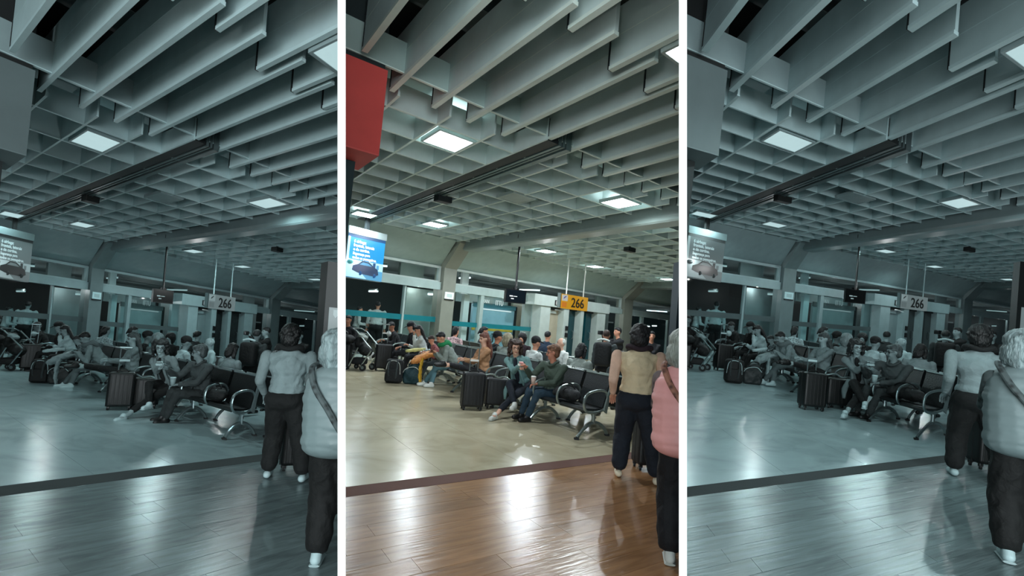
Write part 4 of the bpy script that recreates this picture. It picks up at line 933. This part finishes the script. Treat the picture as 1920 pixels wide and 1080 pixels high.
def suitcase(lab, x, y, w_, d, h, ang, handle=0, m='case_black', soft=False, group=None):
    t = rig('suitcase', lab, 'suitcase', (x, y, 0)); a = D2R(ang); ex = V3(math.cos(a), math.sin(a), 0); ey = V3(-ex[1], ex[0], 0); o = V3(x, y, 0)
    sh_ = t.part('shell', rbox(o + (0, 0, h / 2 + .06), w_, d, h, .045, ang, 3), m, smooth=True)
    for i in range(6):
        f = -w_ * .38 + w_ * .76 * i / 5; sh_.part('rib', rbox(o + ex * f - ey * (d / 2 + .001) + V3(0, 0, h / 2 + .06), .018, .012, h * .86, .004, ang), m)
    sh_.part('zip', rbox(o + V3(0, 0, h / 2 + .06), w_ + .006, .012, h + .006, .02, ang), 'rubber')
    for i in (-1, 1):
        for j in (-1, 1):
            c = o + ex * (i * w_ * .38) + ey * (j * d * .34); q = wheel(t, c + V3(0, 0, .027), .027, ang + 20 * i, .024)
            q.part('fork', rbox(c + V3(0, 0, .05), .04, .035, .035, .006, ang), 'plastic_black')
    t.part('top_handle', tube([o - ex * .08 + V3(0, 0, h + .06), o - ex * .06 + V3(0, 0, h + .085), o + ex * .06 + V3(0, 0, h + .085), o + ex * .08 + V3(0, 0, h + .06)], .011, n=3), 'plastic_black')
    if handle:
        for i in (-1, 1): t.part('handle_rod', tube([o + ex * i * .07 + ey * d * .3 + V3(0, 0, h + .05), o + ex * i * .07 + ey * d * .3 + V3(0, 0, handle)], .009, n=1), 'chrome')
        t.part('handle_grip', rbox(o + ey * d * .3 + V3(0, 0, handle), .19, .03, .03, .01, ang), 'chrome')
        t.part('handle_clip', rbox(o + ey * d * .3 + V3(0, 0, handle - .22), .15, .02, .035, .006, ang), 'paper')
    return t
suitcase('large black suitcase with raised silver handle under the crossed legs', -.5, 9.02, .37, .26, .56, 15, handle=1.03)
t = suitcase('black soft cabin case right of the large black suitcase', -.1, 9.42, .42, .3, .46, 12)
t.part('strap', tube([V3(-.34, 9.2, .56), V3(-.2, 9.18, .6), V3(-.1, 9.2, .55), V3(.02, 9.2, .57), V3(.14, 9.22, .5)], .014, n=4), 'chrome')
suitcase('black suitcase standing in front of the {beige|pale} top woman', 1.74, 6.2, .36, .24, .52, 10)
suitcase('black suitcase behind the stroller beside the left benches', -3.05, 13.45, .4, .28, .6, 20, handle=1.15)
suitcase('dark suitcase at far left before the stroller', -3.95, 13.05, .4, .28, .55, 0)
# backpack on the floor
o = V3(-2.33, 11.42, 0); t = rig('backpack', 'black backpack standing on the floor left of the {teal|dark} bag', 'backpack', o)
g = rbox(o + (0, 0, .25), .38, .24, .5, .1, 10, 4); t.part('body', g, 'bag_black', smooth=True)
t.part('front_pocket', rbox(o + (-.0, -.13, .17), .29, .09, .27, .04, 10, 3), 'bag_black', smooth=True)
t.part('grab_loop', tube([o + (-.05, 0, .49), o + (-.03, 0, .54), o + (.03, 0, .54), o + (.05, 0, .49)], .012, n=3), 'bag_black')
for s_ in (-.07, .07): t.part('strap', tube([o + (s_, -.1, .49), o + (s_ * 1.3, -.19, .38), o + (s_ * 1.2, -.2, .22), o + (s_, -.15, .1)], .017, n=4, flat=.6), 'c_dkgrey')
t.part('zip', tube([o + (-.15, -.125, .2), o + (-.12, -.13, .42), o + (.0, -.12, .475), o + (.12, -.13, .42), o + (.15, -.11, .2)], .006, n=4), 'speck')
o = V3(-1.97, 11.5, 0); t = rig('travel_bag', 'dark {teal|grey} travel bag slumping beside the backpack', 'bag', o)
g = G(); ell(o + (0, 0, .17), (.2, .15, .17), g=g); ell(o + (.05, .02, .3), (.15, .12, .15), g=g); g2 = rbox(o + (.02, 0, .16), .38, .24, .31, .06, 5, 3); g.join(g2)
V = None; t.part('body', blob(g, .016, 3, wob=(.004, 30)), 'bag_teal', smooth=True); t.part('handle', tube([o + (-.08, -.02, .38), o + (-.02, -.03, .46), o + (.1, 0, .47), o + (.15, 0, .42)], .013, n=4), 'bag_black'); t.part('zip', tube([o + (-.19, -.1, .2), o + (-.1, -.12, .33), o + (.08, -.12, .37), o + (.19, -.1, .28)], .006, n=4), 'speck')
# jacket over the child knees and its hanging end
o = V3(-1.78, 11.62, .5); t = rig('draped_jacket', '{orange and yellow|pale} jacket draped from the child knees to the floor', 'jacket', o, anchor=(-1.5, 12.05, 0))
g = G(); ell(o + (.02, .02, .1), (.27, .2, .07), rotm('Y', -.35), g=g); ell(o + (-.12, -.06, .0), (.17, .15, .07), rotm('Y', -.5), g=g); ell(o + (.17, .06, .16), (.14, .16, .07), g=g)
t.part('body', blob(g, .016, 2, wob=(.006, 32)), 'c_orange', smooth=True)
g = G(); tube([o + (.02, -.14, .06), o + (.0, -.2, -.1), o + (.0, -.19, -.3), o + (.02, -.18, -.47)], [.05, .07, .075, .06], seg=12, n=5, flat=.5, g=g); t.part('lining', blob(g, .014, 2, wob=(.004, 40)), 'c_yellow', smooth=True)
o = V3(-2.1, 12.35, .66); t = rig('bread_bag', 'pale {yellow|grey} bundle on the lap of the woman in white', 'bundle', o, anchor=(-1.98, 12.95, 0)); g = G(); tube([o + (-.2, -.05, -.04), o + (0, 0, 0), o + (.18, .06, .03)], [.045, .065, .05], seg=10, n=4, flat=.7, g=g); t.part('bundle', blob(g, .014, 2, wob=(.003, 40)), 'c_lemon', smooth=True)
t.part('knot', ell(o + (.21, .07, .04), (.03, .02, .025)), 'c_lemon')
# handbag on the empty seats
o = V3(1.0, 8.05, .44); t = rig('handbag', 'black handbag lying on the empty seats of the nearest bench', 'bag', o)
g = G(); ell(o + (0, 0, .09), (.24, .13, .1), rotm('Z', 2.1), g=g); ell(o + (-.1, .16, .09), (.15, .11, .09), g=g); t.part('body', blob(g, .014, 3, wob=(.005, 28)), 'bag_black', smooth=True)
t.part('strap', tube([o + (.08, -.12, .14), o + (.02, -.02, .24), o + (-.1, .1, .23), o + (-.16, .22, .14)], .011, n=4), 'plastic_black')
for a in ((.05, -.17, .07), (-.13, .03, .12), (.0, -.1, .16)): t.part('buckle', ell(o + a, (.012, .012, .012), seg=8, rings=6), 'silver')
# stroller
o = V3(-3.55, 12.95, 0); t = rig('stroller', 'dark folding stroller with silver bars and small wheels at far left', 'stroller', o)
for s_ in (0, .42):
    t.part('frame_bar', tube([o + (-.1 + s_ * .3, s_, .95), o + (.3 + s_ * .3, s_, .55)], .016, n=1), 'chrome'); t.part('frame_bar', tube([o + (.3 + s_ * .3, s_, .5), o + (.08 + s_ * .3, s_, .1)], .016, n=1), 'chrome')
    t.part('rear_bar', tube([o + (-.02 + s_ * .3, s_, .55), o + (-.2 + s_ * .3, s_, .1)], .016, n=1), 'chrome')
    wheel(t, o + (.14 + s_ * .3, s_, .085), .085, 80, .04); wheel(t, o + (-.25 + s_ * .3, s_, .06), .06, 80, .04)
g = G(); ell(o + (.1, .22, .5), (.2, .22, .14), rotm('Y', .5), g=g); ell(o + (-.05, .22, .72), (.1, .22, .2), rotm('Y', .3), g=g); t.part('seat', blob(g, .018, 2, wob=(.004, 30)), 'bag_black', smooth=True)
g = ell(o + (.04, .1, .83), (.13, .12, .05), rotm('Y', .35)); t.part('blanket', blob(g, .016, 2, wob=(.01, 26)), 'c_grey', smooth=True)
t.part('handle', tube([o + (-.1, 0, .95), o + (-.2, .05, 1.0), o + (-.12, .4, 1.0), o + (0, .42, .95)], .015, n=4), 'chrome'); t.part('basket', rbox(o + (.0, .2, .22), .32, .34, .16, .04), 'bag_black', smooth=True)
o = V3(-3.8, 12.75, .56); t = rig('duffel_bag', 'black duffel bag lying on the suitcase at far left', 'bag', V3(-3.95, 13.05, .61)); o = V3(-3.95, 13.05, .61)
g = G(); ell(o + (0, 0, .12), (.28, .17, .12), g=g); t.part('body', blob(g, .018, 2, wob=(.006, 26)), 'bag_black', smooth=True); t.part('handle', tube([o + (-.1, -.05, .22), o + (-.06, -.06, .3), o + (.06, -.06, .3), o + (.1, -.05, .22)], .012, n=4), 'plastic_black')
o = V3(.62, 10.0, .44); t = rig('shoulder_bag', 'dark round bag on the bench behind the seated couple', 'bag', o); g = G(); ell(o + (0, 0, .16), (.17, .12, .16), g=g); t.part('body', blob(g, .016, 2, wob=(.004, 30)), 'bag_black', smooth=True); t.part('handle', tube([o + (-.08, 0, .3), o + (0, 0, .42), o + (.08, 0, .3)], .012, n=5), 'plastic_black')
# ================================================================== SECTIONS, PARTITIONS, FOYER
for si, s in enumerate(SECT):
    for t in THINGS: instantiate(t, s, si)
def solid(name, g, key, mono=False, kind='structure', parent=None, smooth=False):
    me = mesh_of(g, name); me.materials.append(mat(key, mono)); o = bpy.data.objects.new(name, me); COL.objects.link(o)
    if parent: o.parent = parent
    elif kind: o['kind'] = kind
    return o
for n, pxc in enumerate((640.5, 1280.5)):        # two tall white-ended partitions between the sections
    d = Rt * (pxc - 960) / F + Fw; c0 = EYE + d * 2.2; L_ = d * 30.0; q = Rt * .033
    e0 = solid('wall_partition', par(G(), c0 - q * .32 + d * .012 - Up * 3.2, q * .64, L_, Up * 9.0), 'partition')
    solid('end_trim', par(G(), c0 - q / 2 - Up * 3.2, q, d * .012, Up * 9.0), 'trim', parent=e0)
# foyer the photographer stands in
fz = -.16
solid('floor', par(G(), (-9, -8, fz - .1), (18, 0, 0), (0, 9.2, 0), (0, 0, .1)), 'slab')
solid('ceiling', par(G(), (-9, -8, 4.2), (18, 0, 0), (0, 9.0, 0), (0, 0, .15)), 'corridor')
solid('wall_front', par(G(), (-9, -8.2, fz), (18, 0, 0), (0, .2, 0), (0, 0, 5.1)), 'pale_wall')
for nm, x in (('wall_left', -9.2), ('wall_right', 9.0)): solid(nm, par(G(), (x, -8.2, fz), (.2, 0, 0), (0, 9.4, 0), (0, 0, 5.1)), 'pale_wall')
def lamp_fill_at(p, watts, col, r=.02, down=False):  # serves the real luminaires and the added fill points
    ld = bpy.data.lights.new('lamp_fill_light', 'SPOT' if down else 'POINT')
    if down: ld.spot_size = D2R(172); ld.spot_blend = .35; ld.energy = watts; ld.color = col; ld.shadow_soft_size = r
    o = bpy.data.objects.new('lamp_fill_light', ld); COL.objects.link(o); o.location = Vector(p); return o
for s in SECT:
    for i, p in enumerate(LIGHTS + EXTRA_FILL):
        q = place(s, p); dn = i < len(LIGHTS)
        if all((q - EYE) @ n > .05 for n in s['planes']) and (q - EYE) @ Fw > NEAR:
            lamp_fill_at(q, LAMP_W * (DIM if s['mono'] else 1) * (1 if dn else .6), TEAL if s['mono'] else COLD, down=dn)
            if dn: lamp_fill_at(place(s, (p[0], p[1], 2.75)), LAMP_W * .16 * (DIM if s['mono'] else 1), TEAL if s['mono'] else COLD, r=.01)   # added fill point under each luminaire, brightens the ceiling
    for c_, off, z_, w_ in [(c, .5, 2.3, 45) for c in CORR_FILL] + [(c, 3.3, 2.2, 110) for c in (-6, -3, -.6, 2.5, 6, 10, 14, 19, 24, 29)]:  # added fill points that brighten the corridor, apart from its strip lights
        q = place(s, WP(c_, z_, off))
        if all((q - EYE) @ n > .05 for n in s['planes']): lamp_fill_at(q, w_ * (DIM if s['mono'] else 1), TEAL if s['mono'] else COLD)
for i, (x, y) in enumerate(((-5, -4.5), (0, -4.5), (5, -4.5), (-2.6, -.6), (2.6, -.6))):
    r = bpy.data.objects.new('ceiling_light', None); COL.objects.link(r); r.location = (x, y, 4.16)
    r['label'] = 'added square ceiling light behind the camera for fill'; r['category'] = 'ceiling light'; r['group'] = 'added foyer lights'
    solid('diffuser', box((0, 0, -.02), .6, .6, .03), 'lamp', parent=r); solid('rim', box((0, 0, .005), .7, .7, .03), 'lamp_rim', parent=r)
    lamp_fill_at((x, y, 3.1), FOYER_FILL_W, COLD)  # unseen foyer lamps and points, added to brighten people and baffles

# added unseen area light behind the camera, brightens surfaces facing it
ad_ = bpy.data.lights.new('foyer_fill_light', 'AREA'); ad_.shape = 'RECTANGLE'; ad_.size = 9; ad_.size_y = 2.6; ad_.energy = 1500; ad_.color = COLD
ao = bpy.data.objects.new('foyer_fill_light', ad_); COL.objects.link(ao); ao.location = (0, -7.6, 2.0); ao.rotation_euler = (D2R(90), 0, 0)  # shines towards the hall
